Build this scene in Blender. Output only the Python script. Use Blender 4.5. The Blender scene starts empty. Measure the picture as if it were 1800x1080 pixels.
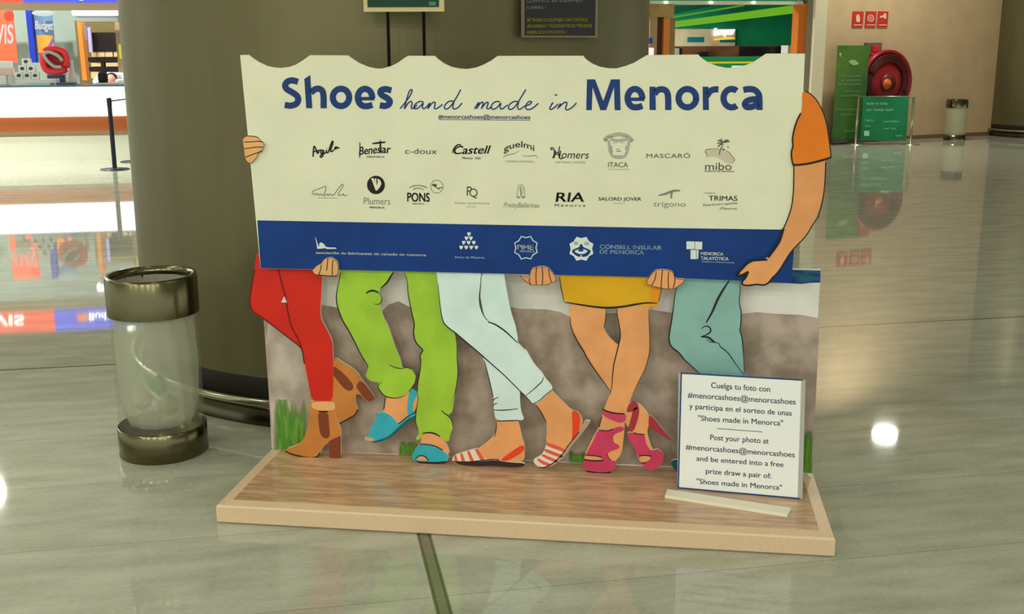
import bpy, math, random
from mathutils import Vector, Matrix
from mathutils.geometry import tessellate_polygon
random.seed(7)
sc = bpy.context.scene
COL = sc.collection

# ------------------------------------------------------------------ camera
F_PX = 1957.68714
CAM = Vector((1.57202, -4.14916, 1.71154))
PITCH, YAW, ROLL = 0.23083, -0.13644, -0.00334
cp, sp = math.cos(PITCH), math.sin(PITCH)
FW = Vector((math.sin(YAW) * cp, math.cos(YAW) * cp, -sp))
R0 = Vector((math.cos(YAW), -math.sin(YAW), 0))
U0 = R0.cross(FW)
RT = R0 * math.cos(ROLL) + U0 * math.sin(ROLL)
UP = -R0 * math.sin(ROLL) + U0 * math.cos(ROLL)
cd = bpy.data.cameras.new('camera')
cam = bpy.data.objects.new('camera', cd)
COL.objects.link(cam)
cd.sensor_width = 36
cd.sensor_fit = 'HORIZONTAL'
cd.lens = F_PX / 1800 * 36
cd.clip_end = 200
m = Matrix((RT, UP, -FW)).transposed().to_4x4()
m.translation = CAM
cam.matrix_world = m
sc.camera = cam

# ------------------------------------------------------------------ light
sc.view_settings.view_transform = 'Standard'
sc.view_settings.look = 'None'
sc.view_settings.gamma = 1
sc.view_settings.exposure = -0.05
w = bpy.data.worlds.new('hall_light')
sc.world = w
w.use_nodes = True
wn = w.node_tree.nodes
wn['Background'].inputs[0].default_value = (0.95, 1.0, 0.86, 1)
wn['Background'].inputs[1].default_value = 1.0
FILL_FRONT = 110  # power of the added lamps behind the viewer
FILL_OVER = 15  # power of the added lamps overhead
LAMP_COL = (0.97, 1.0, 0.88)


def lamp(name, loc, power, radius, color=LAMP_COL, parent=None):
    l = bpy.data.lights.new(name, 'AREA')
    l.shape = 'DISK'
    l.size = radius * 2
    l.energy = power
    l.color = color
    o = bpy.data.objects.new(name, l)
    COL.objects.link(o)
    o.location = loc
    o.parent = parent
    return o


# ------------------------------------------------------------------ maths
def ray(x, y):
    return FW + RT * ((x - 900) / F_PX) - UP * ((y - 540) / F_PX)


def atz(x, y, z=0.0):
    d = ray(x, y)
    return CAM + d * ((z - CAM.z) / d.z)


class Plane:
    def __init__(s, p0, n):
        s.p0 = Vector(p0)
        s.n = Vector(n).normalized()

    def __call__(s, x, y, off=0.0):
        d = ray(x, y)
        return CAM + d * ((s.p0 + s.n * off - CAM).dot(s.n) / d.dot(s.n))


BA = math.radians(18.5)                      # the building's grid
BU = Vector((math.cos(BA), math.sin(BA), 0))
BV = Vector((-math.sin(BA), math.cos(BA), 0))


def VP(v):                                   # building plane v = const, facing the viewer
    return Plane(BV * v, -BV)


def Bp(u, v, z=0.0):
    return BU * u + BV * v + Vector((0, 0, z))


class Mirror:                                # a point seen mirrored in the floor
    def __init__(s, plane):
        s.pl = plane

    def __call__(s, x, y, off=0.0):
        p = s.pl(x, y, off)
        return Vector((p.x, p.y, -p.z))


def crop(ox, oy, k):
    return lambda pts: [(ox + x / k, oy + y / k) for x, y in pts]


c1 = crop(420, 380, 4.5)
c2 = crop(780, 380, 4.5)
c3 = crop(1130, 380, 4.5)
c4 = crop(420, 600, 4.5)
c5 = crop(780, 600, 4.5)
c6 = crop(1130, 600, 4.5)
c7 = crop(1100, 80, 4.5)
cr = crop(420, 450, 5.4)
ch = crop(420, 220, 10.8)
h2 = crop(400, 80, 4.5)
h3 = crop(750, 80, 4.5)
l5 = crop(500, 220, 6)
l6 = crop(780, 220, 6)
l7 = crop(1030, 220, 6)
b8 = crop(780, 390, 4.5)
b9 = crop(990, 400, 9.474)
bT = crop(1180, 400, 6)
bS = crop(500, 380, 6)
cA = crop(0, 0, 6.75)
cE = crop(1120, 0, 5.294)
cW = crop(1400, 0, 3.857)


# ------------------------------------------------------------------ materials
def lin(c):
    c /= 255.0
    return c / 12.92 if c <= 0.04045 else ((c + 0.055) / 1.055) ** 2.4


GAIN = (0.70, 0.72, 0.60)                    # how bright white paper reads in this hall


def alb(rgb):
    return tuple(min(lin(c) / g, 0.9) for c, g in zip(rgb, GAIN)) + (1,)


MATS = {}


def mat(name, rgb, rough=0.5, metal=0.0, var=0.0, scale=12, spec=0.3, raw=False, emit=0, coat=0,
        rgb2=None, stretch=None, lo=0.4, hi=0.6):
    if name in MATS:
        return MATS[name]
    m = bpy.data.materials.new(name)
    m.use_nodes = True
    nt = m.node_tree
    b = nt.nodes['Principled BSDF']
    col = (tuple(lin(c) for c in rgb) + (1,)) if raw else alb(rgb)
    b.inputs['Base Color'].default_value = col
    b.inputs['Roughness'].default_value = rough
    b.inputs['Metallic'].default_value = metal
    b.inputs['Specular IOR Level'].default_value = spec
    b.inputs['Coat Weight'].default_value = coat
    b.inputs['Coat Roughness'].default_value = 0.12
    if emit:
        b.inputs['Emission Color'].default_value = tuple(lin(c) for c in rgb) + (1,)
        b.inputs['Emission Strength'].default_value = emit
        b.inputs['Base Color'].default_value = (0.02, 0.02, 0.02, 1)
    if var or rgb2:
        tc = nt.nodes.new('ShaderNodeTexCoord')
        mp = nt.nodes.new('ShaderNodeMapping')
        if stretch:
            mp.inputs['Scale'].default_value = stretch
        nz = nt.nodes.new('ShaderNodeTexNoise')
        nz.inputs['Scale'].default_value = scale
        nz.inputs['Detail'].default_value = 4
        rp = nt.nodes.new('ShaderNodeValToRGB')
        rp.color_ramp.elements[0].position = lo
        rp.color_ramp.elements[1].position = hi
        if rgb2:
            c2_ = (tuple(lin(c) for c in rgb2) + (1,)) if raw else alb(rgb2)
        else:
            c2_ = tuple(c * (1 + var) for c in col[:3]) + (1,)
            col = tuple(c * (1 - var) for c in col[:3]) + (1,)
        rp.color_ramp.elements[0].color = col
        rp.color_ramp.elements[1].color = c2_
        nt.links.new(tc.outputs['Object'], mp.inputs[0])
        nt.links.new(mp.outputs[0], nz.inputs[0])
        nt.links.new(nz.outputs[0], rp.inputs[0])
        nt.links.new(rp.outputs[0], b.inputs['Base Color'])
    MATS[name] = m
    return m


ink = mat('ink', (26, 26, 24), 0.5)
ink_soft = mat('soft_ink', (70, 70, 58), 0.5)
ink_grey = mat('grey_ink', (122, 122, 104), 0.5)
ink_pale = mat('pale_ink', (158, 158, 134), 0.5)
navy = mat('navy_ink', (22, 52, 100), 0.45)
paper = mat('board_white', (206, 207, 170), 0.45, var=0.02, scale=5)
edge = mat('cut_edge', (226, 218, 180), 0.6)
band_m = mat('band_blue', (8, 50, 108), 0.4, var=0.08, scale=6)
band_w = mat('band_white', (196, 208, 190), 0.5)
band_w2 = mat('band_dim_white', (150, 178, 182), 0.5)
red_m = mat('red_print', (186, 32, 14), 0.5, var=0.06, scale=5)
green_m = mat('lime_print', (140, 178, 46), 0.5, var=0.10, scale=6)
mint_m = mat('mint_print', (190, 216, 194), 0.5, var=0.05, scale=6)
ochre_m = mat('ochre_print', (198, 152, 16), 0.5, var=0.06, scale=5)
jean_m = mat('jean_print', (122, 164, 148), 0.5, var=0.06, scale=6)
skin_m = mat('skin_print', (224, 145, 86), 0.5, var=0.07, scale=7)
skin_p = mat('pale_skin_print', (216, 158, 96), 0.5, var=0.05, scale=9)
orange_m = mat('orange_print', (222, 112, 22), 0.5, var=0.05, scale=5)
tan_m = mat('tan_print', (176, 112, 46), 0.5, var=0.07, scale=9)
tan_l = mat('light_tan_print', (214, 158, 90), 0.5)
brown_m = mat('brown_print', (112, 54, 28), 0.5)
teal_m = mat('teal_print', (44, 152, 158), 0.5, var=0.07, scale=9)
dteal_m = mat('dark_teal_print', (24, 84, 84), 0.5)
sole_m = mat('sole_print', (46, 28, 32), 0.5)
stripe_w = mat('stripe_white', (226, 196, 168), 0.5)
stripe_r = mat('stripe_red', (204, 84, 56), 0.5)
strap_m = mat('strap_red', (208, 62, 24), 0.5)
tansole = mat('tan_sole', (160, 138, 108), 0.5)
pink_m = mat('pink_print', (182, 54, 82), 0.5, var=0.07, scale=9)
dpink_m = mat('dark_pink_print', (150, 44, 52), 0.5)


# ------------------------------------------------------------------ objects
def tagged(o, label=None, cat=None, group=None, kind=None):
    if label: o['label'] = label
    if cat: o['category'] = cat
    if group: o['group'] = group
    if kind: o['kind'] = kind
    return o


def empty(name, loc, label, cat, group=None):
    o = bpy.data.objects.new(name, None)
    COL.objects.link(o)
    o.location = loc
    o.empty_display_size = 0.1
    return tagged(o, label, cat, group)


def root_loc(p):
    v = Vector((0, 0, 0))
    while p is not None:
        v += p.location
        p = p.parent
    return v


class MB:
    """collects faces; build() links ONE mesh object"""
    def __init__(s):
        s.v, s.f, s.mi = [], [], []

    def add(s, vs, fs, mi=0):
        n = len(s.v)
        s.v += [Vector(a) for a in vs]
        s.f += [[i + n for i in f] for f in fs]
        s.mi += [mi] * len(fs)
        return s

    def box(s, o, a, b, c, mi=0):
        """corner o and three edge vectors"""
        o, a, b, c = map(Vector, (o, a, b, c))
        if a.cross(b).dot(c) < 0:
            a, b = b, a
        vs = [o, o + a, o + a + b, o + b, o + c, o + a + c, o + a + b + c, o + b + c]
        return s.add(vs, [(3, 2, 1, 0), (4, 5, 6, 7), (0, 1, 5, 4), (1, 2, 6, 5), (2, 3, 7, 6), (3, 0, 4, 7)], mi)

    def lathe(s, c, prof, n=48, mi=0, axis=None, a0=0, a1=2 * math.pi):
        """profile of (radius, height) turned about a vertical axis at c"""
        c = Vector(c)
        X, Y, Z = (Vector((1, 0, 0)), Vector((0, 1, 0)), Vector((0, 0, 1))) if axis is None else axis
        full = abs(a1 - a0 - 2 * math.pi) < 1e-6
        k = n if full else n + 1
        vs = []
        for r, h in prof:
            for i in range(k):
                a = a0 + (a1 - a0) * i / n
                vs.append(c + X * (r * math.cos(a)) + Y * (r * math.sin(a)) + Z * h)
        fs = []
        for j in range(len(prof) - 1):
            for i in range(n):
                i2 = (i + 1) % k
                fs.append((j * k + i, j * k + i2, (j + 1) * k + i2, (j + 1) * k + i))
        return s.add(vs, fs, mi)

    def tube(s, pts, r, n=10, mi=0, closed=False):
        pts = [Vector(p) for p in pts]
        m_ = len(pts)
        vs, fs = [], []
        for i, p in enumerate(pts):
            if closed:
                t = pts[(i + 1) % m_] - pts[i - 1]
            else:
                t = pts[min(i + 1, m_ - 1)] - pts[max(i - 1, 0)]
            t.normalize()
            ref = Vector((0, 0, 1)) if abs(t.z) < 0.9 else Vector((1, 0, 0))
            a = t.cross(ref).normalized()
            b = t.cross(a)
            rr = r[i] if isinstance(r, (list, tuple)) else r
            for k in range(n):
                g = 2 * math.pi * k / n
                vs.append(p + a * (rr * math.cos(g)) + b * (rr * math.sin(g)))
        for i in range(m_ if closed else m_ - 1):
            for k in range(n):
                fs.append((i * n + k, i * n + (k + 1) % n, ((i + 1) % m_) * n + (k + 1) % n, ((i + 1) % m_) * n + k))
        if not closed:
            fs.append(tuple(range(n)))
            fs.append(tuple(reversed(range((m_ - 1) * n, m_ * n))))
        return s.add(vs, fs, mi)

    def build(s, name, mats, parent=None, smooth=False, bevel=0):
        me = bpy.data.meshes.new(name)
        base = root_loc(parent)
        me.from_pydata([v - base for v in s.v], [], s.f)
        mats = mats if isinstance(mats, (list, tuple)) else [mats]
        for mm in mats:
            me.materials.append(mm)
        for p, mi in zip(me.polygons, s.mi):
            p.material_index = mi
            p.use_smooth = smooth
        me.update()
        o = bpy.data.objects.new(name, me)
        COL.objects.link(o)
        o.parent = parent
        if bevel:
            b = o.modifiers.new('bevel', 'BEVEL')
            b.width = bevel
            b.segments = 2
            b.limit_method = 'ANGLE'
        return o


def chaikin(p, it=2, closed=True):
    for _ in range(it):
        q = []
        n = len(p)
        rng = range(n) if closed else range(n - 1)
        if not closed:
            q.append(p[0])
        for i in rng:
            a, b = p[i], p[(i + 1) % n]
            q.append((a[0] * .78 + b[0] * .22, a[1] * .78 + b[1] * .22))
            q.append((a[0] * .22 + b[0] * .78, a[1] * .22 + b[1] * .78))
        if not closed:
            q.append(p[-1])
        p = q
    return p


def dedupe(p):
    q = []
    for a in p:
        if not q or (abs(a[0] - q[-1][0]) + abs(a[1] - q[-1][1])) > 0.02:
            q.append(a)
    if (abs(q[0][0] - q[-1][0]) + abs(q[0][1] - q[-1][1])) < 0.02:
        q.pop()
    return q


def area2(p):
    return sum(p[i - 1][0] * p[i][1] - p[i][0] * p[i - 1][1] for i in range(len(p)))


def poly_mb(M, mp, px, front, back=None, sm=2, mi=0, mside=1):
    """outline in photo coordinates laid on a real plane; front/back = offsets towards the viewer"""
    p = dedupe(chaikin(px, sm) if sm else list(px))
    if area2(p) > 0:          # y runs down: make it counter-clockwise as seen
        p = p[::-1]
    tri = tessellate_polygon([[Vector((x, -y, 0)) for x, y in p]])
    n = len(p)
    vf = [mp(x, y, front) for x, y in p]
    tr = []
    for t in tri:
        a, b, c = (p[i] for i in t)
        s_ = (b[0] - a[0]) * (c[1] - a[1]) - (c[0] - a[0]) * (b[1] - a[1])
        tr.append(tuple(t) if s_ < 0 else tuple(reversed(t)))
    if back is None:
        M.add(vf, tr, mi)
    else:
        sh = mp.n * (back - front)
        vb = [v + sh for v in vf]
        M.add(vf + vb, tr, mi)
        n0 = len(M.v) - 2 * n
        fs = [[n0 + n + i for i in reversed(t)] for t in tr] + \
             [[n0 + i, n0 + n + i, n0 + n + (i + 1) % n, n0 + (i + 1) % n] for i in range(n)]
        M.f += fs
        M.mi += [mside] * len(fs)
    return M


def slab(name, mp, px, mt, parent, front=0.0, back=-0.01, sm=2, side=None):
    M = MB()
    poly_mb(M, mp, px, front, back, sm)
    return M.build(name, [mt, side or edge], parent)


def decal(name, mp, pxs, mt, parent, off, sm=2):
    M = MB()
    for px in pxs:
        poly_mb(M, mp, px, off, None, sm)
    return M.build(name, mt, parent)


def stroke_mb(M, mp, pts, wpx, off, taper=False, sm=2, mi=0):
    p = chaikin(pts, sm, closed=False) if sm and len(pts) > 2 else list(pts)
    q = [p[0]]
    for a in p[1:]:
        if math.hypot(a[0] - q[-1][0], a[1] - q[-1][1]) > 0.25:
            q.append(a)
    if len(q) < 2:
        return M
    n = len(q)
    vs = []
    for i, a in enumerate(q):
        dx = q[min(i + 1, n - 1)][0] - q[max(i - 1, 0)][0]
        dy = q[min(i + 1, n - 1)][1] - q[max(i - 1, 0)][1]
        L = math.hypot(dx, dy) or 1
        f_ = 0.5
        if taper:
            f_ = 0.5 * (0.3 + 0.7 * math.sin(math.pi * (i + .5) / n))
        nx, ny = -dy / L * wpx * f_, dx / L * wpx * f_
        vs.append(mp(a[0] + nx, a[1] + ny, off))
        vs.append(mp(a[0] - nx, a[1] - ny, off))
    M.add(vs, [(2 * i, 2 * i + 1, 2 * i + 3, 2 * i + 2) for i in range(n - 1)], mi)
    return M


def strokes(name, mp, lines, wpx, mt, parent, off, taper=False, sm=2):
    M = MB()
    for l in lines:
        if l and isinstance(l[0], (int, float)):
            stroke_mb(M, mp, l[1], l[0], off, taper, sm)
        else:
            stroke_mb(M, mp, l, wpx, off, taper, sm)
    return M.build(name, mt, parent)


_tc = {}


def glyphs(s, bold, spacing):
    k = (s, bold, spacing)
    if k not in _tc:
        cu = bpy.data.curves.new('t', 'FONT')
        cu.body = s
        cu.size = 1
        cu.offset = bold
        cu.space_character = spacing
        cu.resolution_u = 4
        o = bpy.data.objects.new('t', cu)
        COL.objects.link(o)
        dg = bpy.context.evaluated_depsgraph_get()
        dg.update()
        me = bpy.data.meshes.new_from_object(o.evaluated_get(dg))
        vs = [tuple(v.co) for v in me.vertices]
        fs = [tuple(p.vertices) for p in me.polygons]
        bpy.data.objects.remove(o)
        bpy.data.meshes.remove(me)
        bpy.data.curves.remove(cu)
        _tc[k] = (vs, fs)
    return _tc[k]


CAPH = 0.729


def text_mb(M, mp, s, x0, y0, x1, y1, cap, off, bold=0.0, shear=0.0, spacing=1.0, bend=0.0, mi=0, flip=False):
    """lettering whose baseline runs (x0,y0)-(x1,y1), capitals cap pixels high"""
    vs, fs = glyphs(s, 0, spacing)
    xa = min(v[0] for v in vs)
    xb = max(v[0] for v in vs)
    sc_ = (x1 - x0) / (xb - xa)
    ex = max(bold * .8, 0)
    shifts = [(0, 0)] if ex < .004 else [(-ex, -ex * .5), (ex, -ex * .5), (-ex, ex * .5), (ex, ex * .5)]
    for sx_, sy_ in shifts:
        out = []
        for v in vs:
            t = (v[0] - xa) / (xb - xa)
            h = (v[1] + sy_) / CAPH * cap
            px = x0 + (x1 - x0) * t + shear * h + sx_ * sc_
            py = y0 + (y1 - y0) * t - (h if not flip else -h) - bend * 4 * t * (1 - t)
            out.append(mp(px, py, off))
        M.add(out, fs, mi)
    return M


def text(name, mp, rows, mt, parent, off, **kw):
    """rows: (string, x0, y0, x1, y1, cap[, overrides])"""
    M = MB()
    for r in rows:
        k = dict(kw)
        if len(r) > 6:
            k.update(r[6])
        text_mb(M, mp, *r[:6], off, **k)
    return M.build(name, mt, parent)


def circle(cx, cy, rx, ry=None, n=28, a0=0, a1=360):
    ry = rx if ry is None else ry
    full = a1 - a0 == 360
    k = n if full else n + 1
    return [(cx + rx * math.cos(math.radians(a0 + (a1 - a0) * i / n)),
             cy + ry * math.sin(math.radians(a0 + (a1 - a0) * i / n))) for i in range(k)]


def copy_tree(o, parent=None):
    c = o.copy()
    COL.objects.link(c)
    c.parent = parent
    for k in [x for x in ALL() if x.parent == o]:
        copy_tree(k, c)
    return c


def ALL():
    return list(COL.objects)


Z = Vector((0, 0, 1))
# ================================================================== SETTING
def floor_mat():
    m = bpy.data.materials.new('polished_stone_floor')
    m.use_nodes = True
    nt = m.node_tree
    N, L = nt.nodes.new, nt.links.new
    b = nt.nodes['Principled BSDF']
    tc = N('ShaderNodeTexCoord')
    mp = N('ShaderNodeMapping')
    mp.inputs['Rotation'].default_value = (0, 0, -BA)
    L(tc.outputs['Object'], mp.inputs[0])
    sx = N('ShaderNodeSeparateXYZ')
    L(mp.outputs[0], sx.inputs[0])

    def math_(op, a, b_=None, c=None):
        n = N('ShaderNodeMath')
        n.operation = op
        for i, v in enumerate((a, b_, c)):
            if v is None:
                continue
            if isinstance(v, (int, float)):
                n.inputs[i].default_value = v
            else:
                L(v, n.inputs[i])
        return n.outputs[0]

    def near(x, c, wd):
        return math_('LESS_THAN', math_('ABSOLUTE', math_('SUBTRACT', x, c)), wd)
    u, v = sx.outputs[0], sx.outputs[1]

    def grid(x, period, off, wd):
        return near(math_('WRAP', math_('SUBTRACT', x, off), period / 2, -period / 2), 0, wd)
    joint = grid(v, 0.6, 0.0, 0.0022)
    # the wide movement joints: one across, one pair of lines running to the viewer
    wide = math_('MAXIMUM', near(v, 1.8, 0.014), near(u, 0.548, 0.026))
    pair = math_('MAXIMUM', near(u, 0.53, 0.004), near(u, 0.566, 0.004))
    n1 = N('ShaderNodeTexNoise')
    n1.inputs['Scale'].default_value = 1.0
    n1.inputs['Detail'].default_value = 6
    m1 = N('ShaderNodeMapping')
    m1.inputs['Scale'].default_value = (2.4, 10, 1)
    L(mp.outputs[0], m1.inputs[0])
    L(m1.outputs[0], n1.inputs[0])
    n2 = N('ShaderNodeTexNoise')
    n2.inputs['Scale'].default_value = 3
    m2 = N('ShaderNodeMapping')
    m2.inputs['Scale'].default_value = (14, 80, 1)
    L(mp.outputs[0], m2.inputs[0])
    L(m2.outputs[0], n2.inputs[0])
    mixf = math_('ADD', math_('MULTIPLY', n1.outputs[0], 0.6), math_('MULTIPLY', n2.outputs[0], 0.4))
    rp = N('ShaderNodeValToRGB')
    e = rp.color_ramp.elements
    e[0].position, e[1].position = 0.34, 0.66
    e[0].color, e[1].color = alb((134, 137, 112)), alb((166, 168, 143))
    L(mixf, rp.inputs[0])

    def mix(f, a, col):
        x = N('ShaderNodeMixRGB')
        L(f, x.inputs[0])
        L(a, x.inputs[1])
        x.inputs[2].default_value = col
        return x.outputs[0]
    c = mix(math_('MULTIPLY', joint, 0.4), rp.outputs[0], alb((70, 70, 54)))
    c = mix(math_('MULTIPLY', wide, 0.75), c, alb((74, 72, 50)))
    c = mix(math_('MULTIPLY', pair, 0.7), c, alb((50, 48, 34)))
    L(c, b.inputs['Base Color'])
    b.inputs['Roughness'].default_value = 0.032
    b.inputs['Specular IOR Level'].default_value = 0.5
    return m


FLOOR = floor_mat()
M = MB()
M.add([(-32, -16, 0), (40, -16, 0), (40, 44, 0), (-32, 44, 0)], [(0, 1, 2, 3)])
tagged(M.build('floor', FLOOR), kind='structure')
ceil_m = mat('ceiling_paint', (196, 196, 172), 0.9)
M = MB()
M.box((-32, -16, 5.2), (72, 0, 0), (0, 60, 0), (0, 0, 0.2))
tagged(M.build('ceiling', ceil_m), kind='structure')

# steel-clad columns
def steel_mat(name, rgb, rough, scale=(1, 1, 1)):
    m = mat(name, rgb, rough, metal=0.55, var=0.10, scale=2.2, raw=True, stretch=scale)
    return m


steel_col = steel_mat('brushed_column_steel', (112, 105, 76), 0.42, (1, 1, .25))
steel_br = mat('bright_steel', (176, 172, 150), 0.18, metal=1.0, raw=True)
steel_dk = mat('dark_steel', (92, 88, 70), 0.22, metal=1.0, raw=True)
gap_m = mat('shadow_gap', (34, 30, 22), 0.6)


def column(cx, cy, name, R=1.39):
    M = MB()
    M.lathe((cx, cy, 0), [(R, 0.22), (R, 5.2)], 128)
    o = M.build(name, steel_col, None, smooth=True)
    tagged(o, kind='structure')
    M = MB()
    M.lathe((cx, cy, 0), [(R + .03, 0.0), (R + .03, 0.085), (R + .02, 0.09)], 128)
    M.build('skirting', steel_dk, o, smooth=True)
    M = MB()
    M.lathe((cx, cy, 0), [(R - .03, 0.085), (R - .01, 0.15), (R + .004, 0.215), (R, 0.225)], 128)
    M.build('recess', gap_m, o, smooth=True)
    M = MB()
    M.tube([(cx + (R + .06) * math.cos(2 * math.pi * i / 96), cy + (R + .06) * math.sin(2 * math.pi * i / 96), .125)
            for i in range(96)], 0.02, 12, closed=True)
    M.build('guard_rail', steel_br, o, smooth=True)
    return o


column(0.081, 1.92, 'wall_column')
column(9.04, 18.97, 'wall_column_far')

# ceiling lamps (each with its own light); near, overhead and left rows are added fill
lamp_on = mat('lamp_glow', (255, 250, 235), raw=True, emit=14)
trim_m = mat('lamp_ring', (190, 190, 180), 0.4)


def downlight(loc, r, power, label, group=None, glow=None):
    e = empty('ceiling_downlight', loc, label, 'ceiling light', group)
    M = MB()
    M.lathe(loc, [(r * 1.25, 0), (r * 1.25, -.02), (r * 1.02, -.025), (r, -.004)], 32)
    M.build('ring', trim_m, e, smooth=True)
    M = MB()
    M.lathe(loc, [(r, -.006), (0.001, -.006)], 32)
    M.build('diffuser', glow or lamp_on, e)
    if power:
        lamp('lamp_light', (0, 0, -.03), power, r, parent=e)
    return e


def mirrored(px, py, H):                     # the lamp seen in the polished floor at this pixel
    d = ray(px, py)
    p = CAM + d * ((-H - CAM.z) / d.z)
    return (p.x, p.y, H)



near_l, over_l = 'added fill downlight in the unseen rows behind the viewer', 'added fill downlight in the unseen rows above the display'
for x in (-6.5, -3.2, 0.1, 3.4, 6.7):  # unseen rows added to light the front of the board
    for y in (-8.6, -12.6):
        downlight((x, y, 5.19), 0.14, FILL_FRONT, near_l, 'added fill downlights behind the viewer')
for x in (-7, -3.6, 0.2, 3.6, 7, 10.2):  # unseen overhead rows added to lift the floor brightness
    for y in (-3.4, -0.6, 4.4, 7.2):
        if math.hypot(x - CAM.x, y - CAM.y) < 12.4 and math.hypot(x - .081, y - 1.92) > 2 and not (y == -3.4 and x in (.2, 3.6)):
            downlight((x, y, 5.19), 0.14, FILL_OVER * (2.0 if x < -3 else .25 if x < 5 else 1.2), over_l, 'added fill downlights above the display')
downlight(mirrored(1555, 767, 5.19), 0.2, 150, 'round white ceiling downlight mirrored in the floor right of the display')
downlight(mirrored(-14, 868, 5.19), 0.17, 450, 'round white ceiling downlight before the glowing counter, mirrored at the left floor edge')
for x, y in ((-12.5, 5.5), (-13.5, 9.5), (-15, 13)):  # out-of-view lamps added to brighten the left floor
    downlight((x, y, 5.19), 0.17, 300, 'added fill downlight out of view left of the glowing counter', 'added fill downlights at left')

# ================================================================== DISPLAY
H = 0.0764                                   # top of the platform
plat_m = mat('platform_sand', (192, 168, 128), 0.35, var=0.04, scale=30, stretch=(12, 1, 1))
top_m = mat('platform_top_brown', (156, 124, 88), 0.2, rgb2=(184, 152, 112), scale=7, stretch=(1, 7, 1), spec=0.8)  # browner than the rim, streaked along its length
xl, xr, yf, yb = -0.026, 2.184, -0.520, 0.075
e = empty('display_platform', ((xl + xr) / 2, (yf + yb) / 2, 0), 'low sand-coloured oblong platform with sloping rim standing on the stone floor', 'platform')
ch_ = 0.045
M = MB()
def rect(x0, x1, y0, y1, z):
    return [Vector((x0, y0, z)), Vector((x1, y0, z)), Vector((x1, y1, z)), Vector((x0, y1, z))]
r0 = rect(xl + .006, xr - .006, yf + .006, yb, 0.002)
r1 = rect(xl, xr, yf, yb, 0.008)
r2 = rect(xl, xr, yf, yb, H - .012)
r3 = rect(xl + .004, xr - .004, yf + .004, yb, H - .005)
r4 = rect(xl + ch_, xr - ch_, yf + ch_, yb, H - .0005)
vs = r0 + r1 + r2 + r3 + r4
fs = [(3, 2, 1, 0)]
for k in range(4):
    for i in range(4):
        j = (i + 1) % 4
        fs.append((k * 4 + i, k * 4 + j, k * 4 + 4 + j, k * 4 + 4 + i))
fs.append((16, 17, 18, 19))
M.add(vs, fs)
M.build('body', plat_m, e)
M = MB()
M.box((xl + ch_ + .003, yf + ch_ + .003, H - .004), (xr - xl - 2 * ch_ - .006, 0, 0), (0, yb - yf - ch_ - .006, 0), (0, 0, .004))
M.build('top_panel', top_m, e)

# ---- printed backdrop
BD = Plane((0, 0.060, 0), (0, -1, 0))
sky_m = mat('print_pale_sky', (190, 190, 172), 0.5, rgb2=(206, 204, 184), scale=4)
wall_m = mat('print_stone_wall', (130, 116, 94), 0.5, rgb2=(168, 152, 130), scale=9, lo=.36, hi=.64)
pale_wall = mat('print_pale_stone', (146, 134, 112), 0.5, rgb2=(176, 164, 142), scale=7)
sea_m = mat('print_sea', (14, 44, 92), 0.45, rgb2=(16, 84, 100), scale=14, stretch=(1, 1, 5))
grass_m = mat('print_grass', (66, 118, 30), 0.5, rgb2=(96, 138, 48), scale=22, stretch=(3, 1, .5))
e = empty('backdrop_panel', (1.07, 0.065, H), 'upright printed backdrop with pale sky, sea strip, brown stone wall and grass', 'backdrop')
bq = [(460, 466), (1443, 473.5), (1427.5, 832), (479, 790)]
# the panel's corners on its own plane, bottom resting on the platform
tl, tr_, br, bl = (BD(*p) for p in bq)
M = MB()
vs = [Vector((tl.x, .06, tr_.z)), Vector((tr_.x, .06, tr_.z)), Vector((tr_.x, .06, H)), Vector((tl.x, .06, H))]
M.add(vs + [v + Vector((0, .01, 0)) for v in vs],
      [(3, 2, 1, 0), (4, 5, 6, 7), (0, 1, 5, 4), (1, 2, 6, 5), (2, 3, 7, 6), (3, 0, 4, 7)])
M.build('panel', sky_m, e)
decal('stone_wall_print', BD, [[(462, 540), (520, 536), (566, 536), (592, 541), (630, 552), (668, 552), (682, 536), (700, 530), (722, 541), (760, 556),
      (850, 548), (897, 540), (915, 543), (960, 544), (985, 549), (1003, 558), (1040, 552), (1085, 551), (1140, 544), (1180, 550), (1240, 556),
      (1304, 552), (1330, 549), (1363, 552), (1408, 554), (1441, 560), (1427.5, 831), (1180, 820), (900, 808), (479, 789)]], wall_m, e, .0008, sm=0)
decal('pale_stone_print', BD, [[(464, 560), (500, 556), (540, 600), (552, 660), (540, 720), (548, 770), (520, 788), (479, 788)]], pale_wall, e, .0014)
decal('sea_print', BD, [[(1300, 472.5), (1442.6, 475.8), (1441.8, 497), (1425, 497.5), (1408, 499.5), (1390, 498.5), (1300, 496)]], sea_m, e, .0012, sm=0)
nt = grass_m.node_tree                        # the print fades out softly upwards
L_ = nt.links.new
tcn = nt.nodes.new('ShaderNodeTexCoord')
sx = nt.nodes.new('ShaderNodeSeparateXYZ')
L_(tcn.outputs['UV'], sx.inputs[0])
mpg = nt.nodes.new('ShaderNodeMapping')
mpg.inputs['Scale'].default_value = (30, 1, 3)
L_(tcn.outputs['Object'], mpg.inputs[0])
nz = nt.nodes.new('ShaderNodeTexNoise')
nz.inputs['Scale'].default_value = 1.2
L_(mpg.outputs[0], nz.inputs[0])


def mth(op, a, b_):
    n = nt.nodes.new('ShaderNodeMath')
    n.operation = op
    n.use_clamp = op == 'MULTIPLY'
    for i, v in enumerate((a, b_)):
        if isinstance(v, (int, float)):
            n.inputs[i].default_value = v
        else:
            L_(v, n.inputs[i])
    return n.outputs[0]


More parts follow.
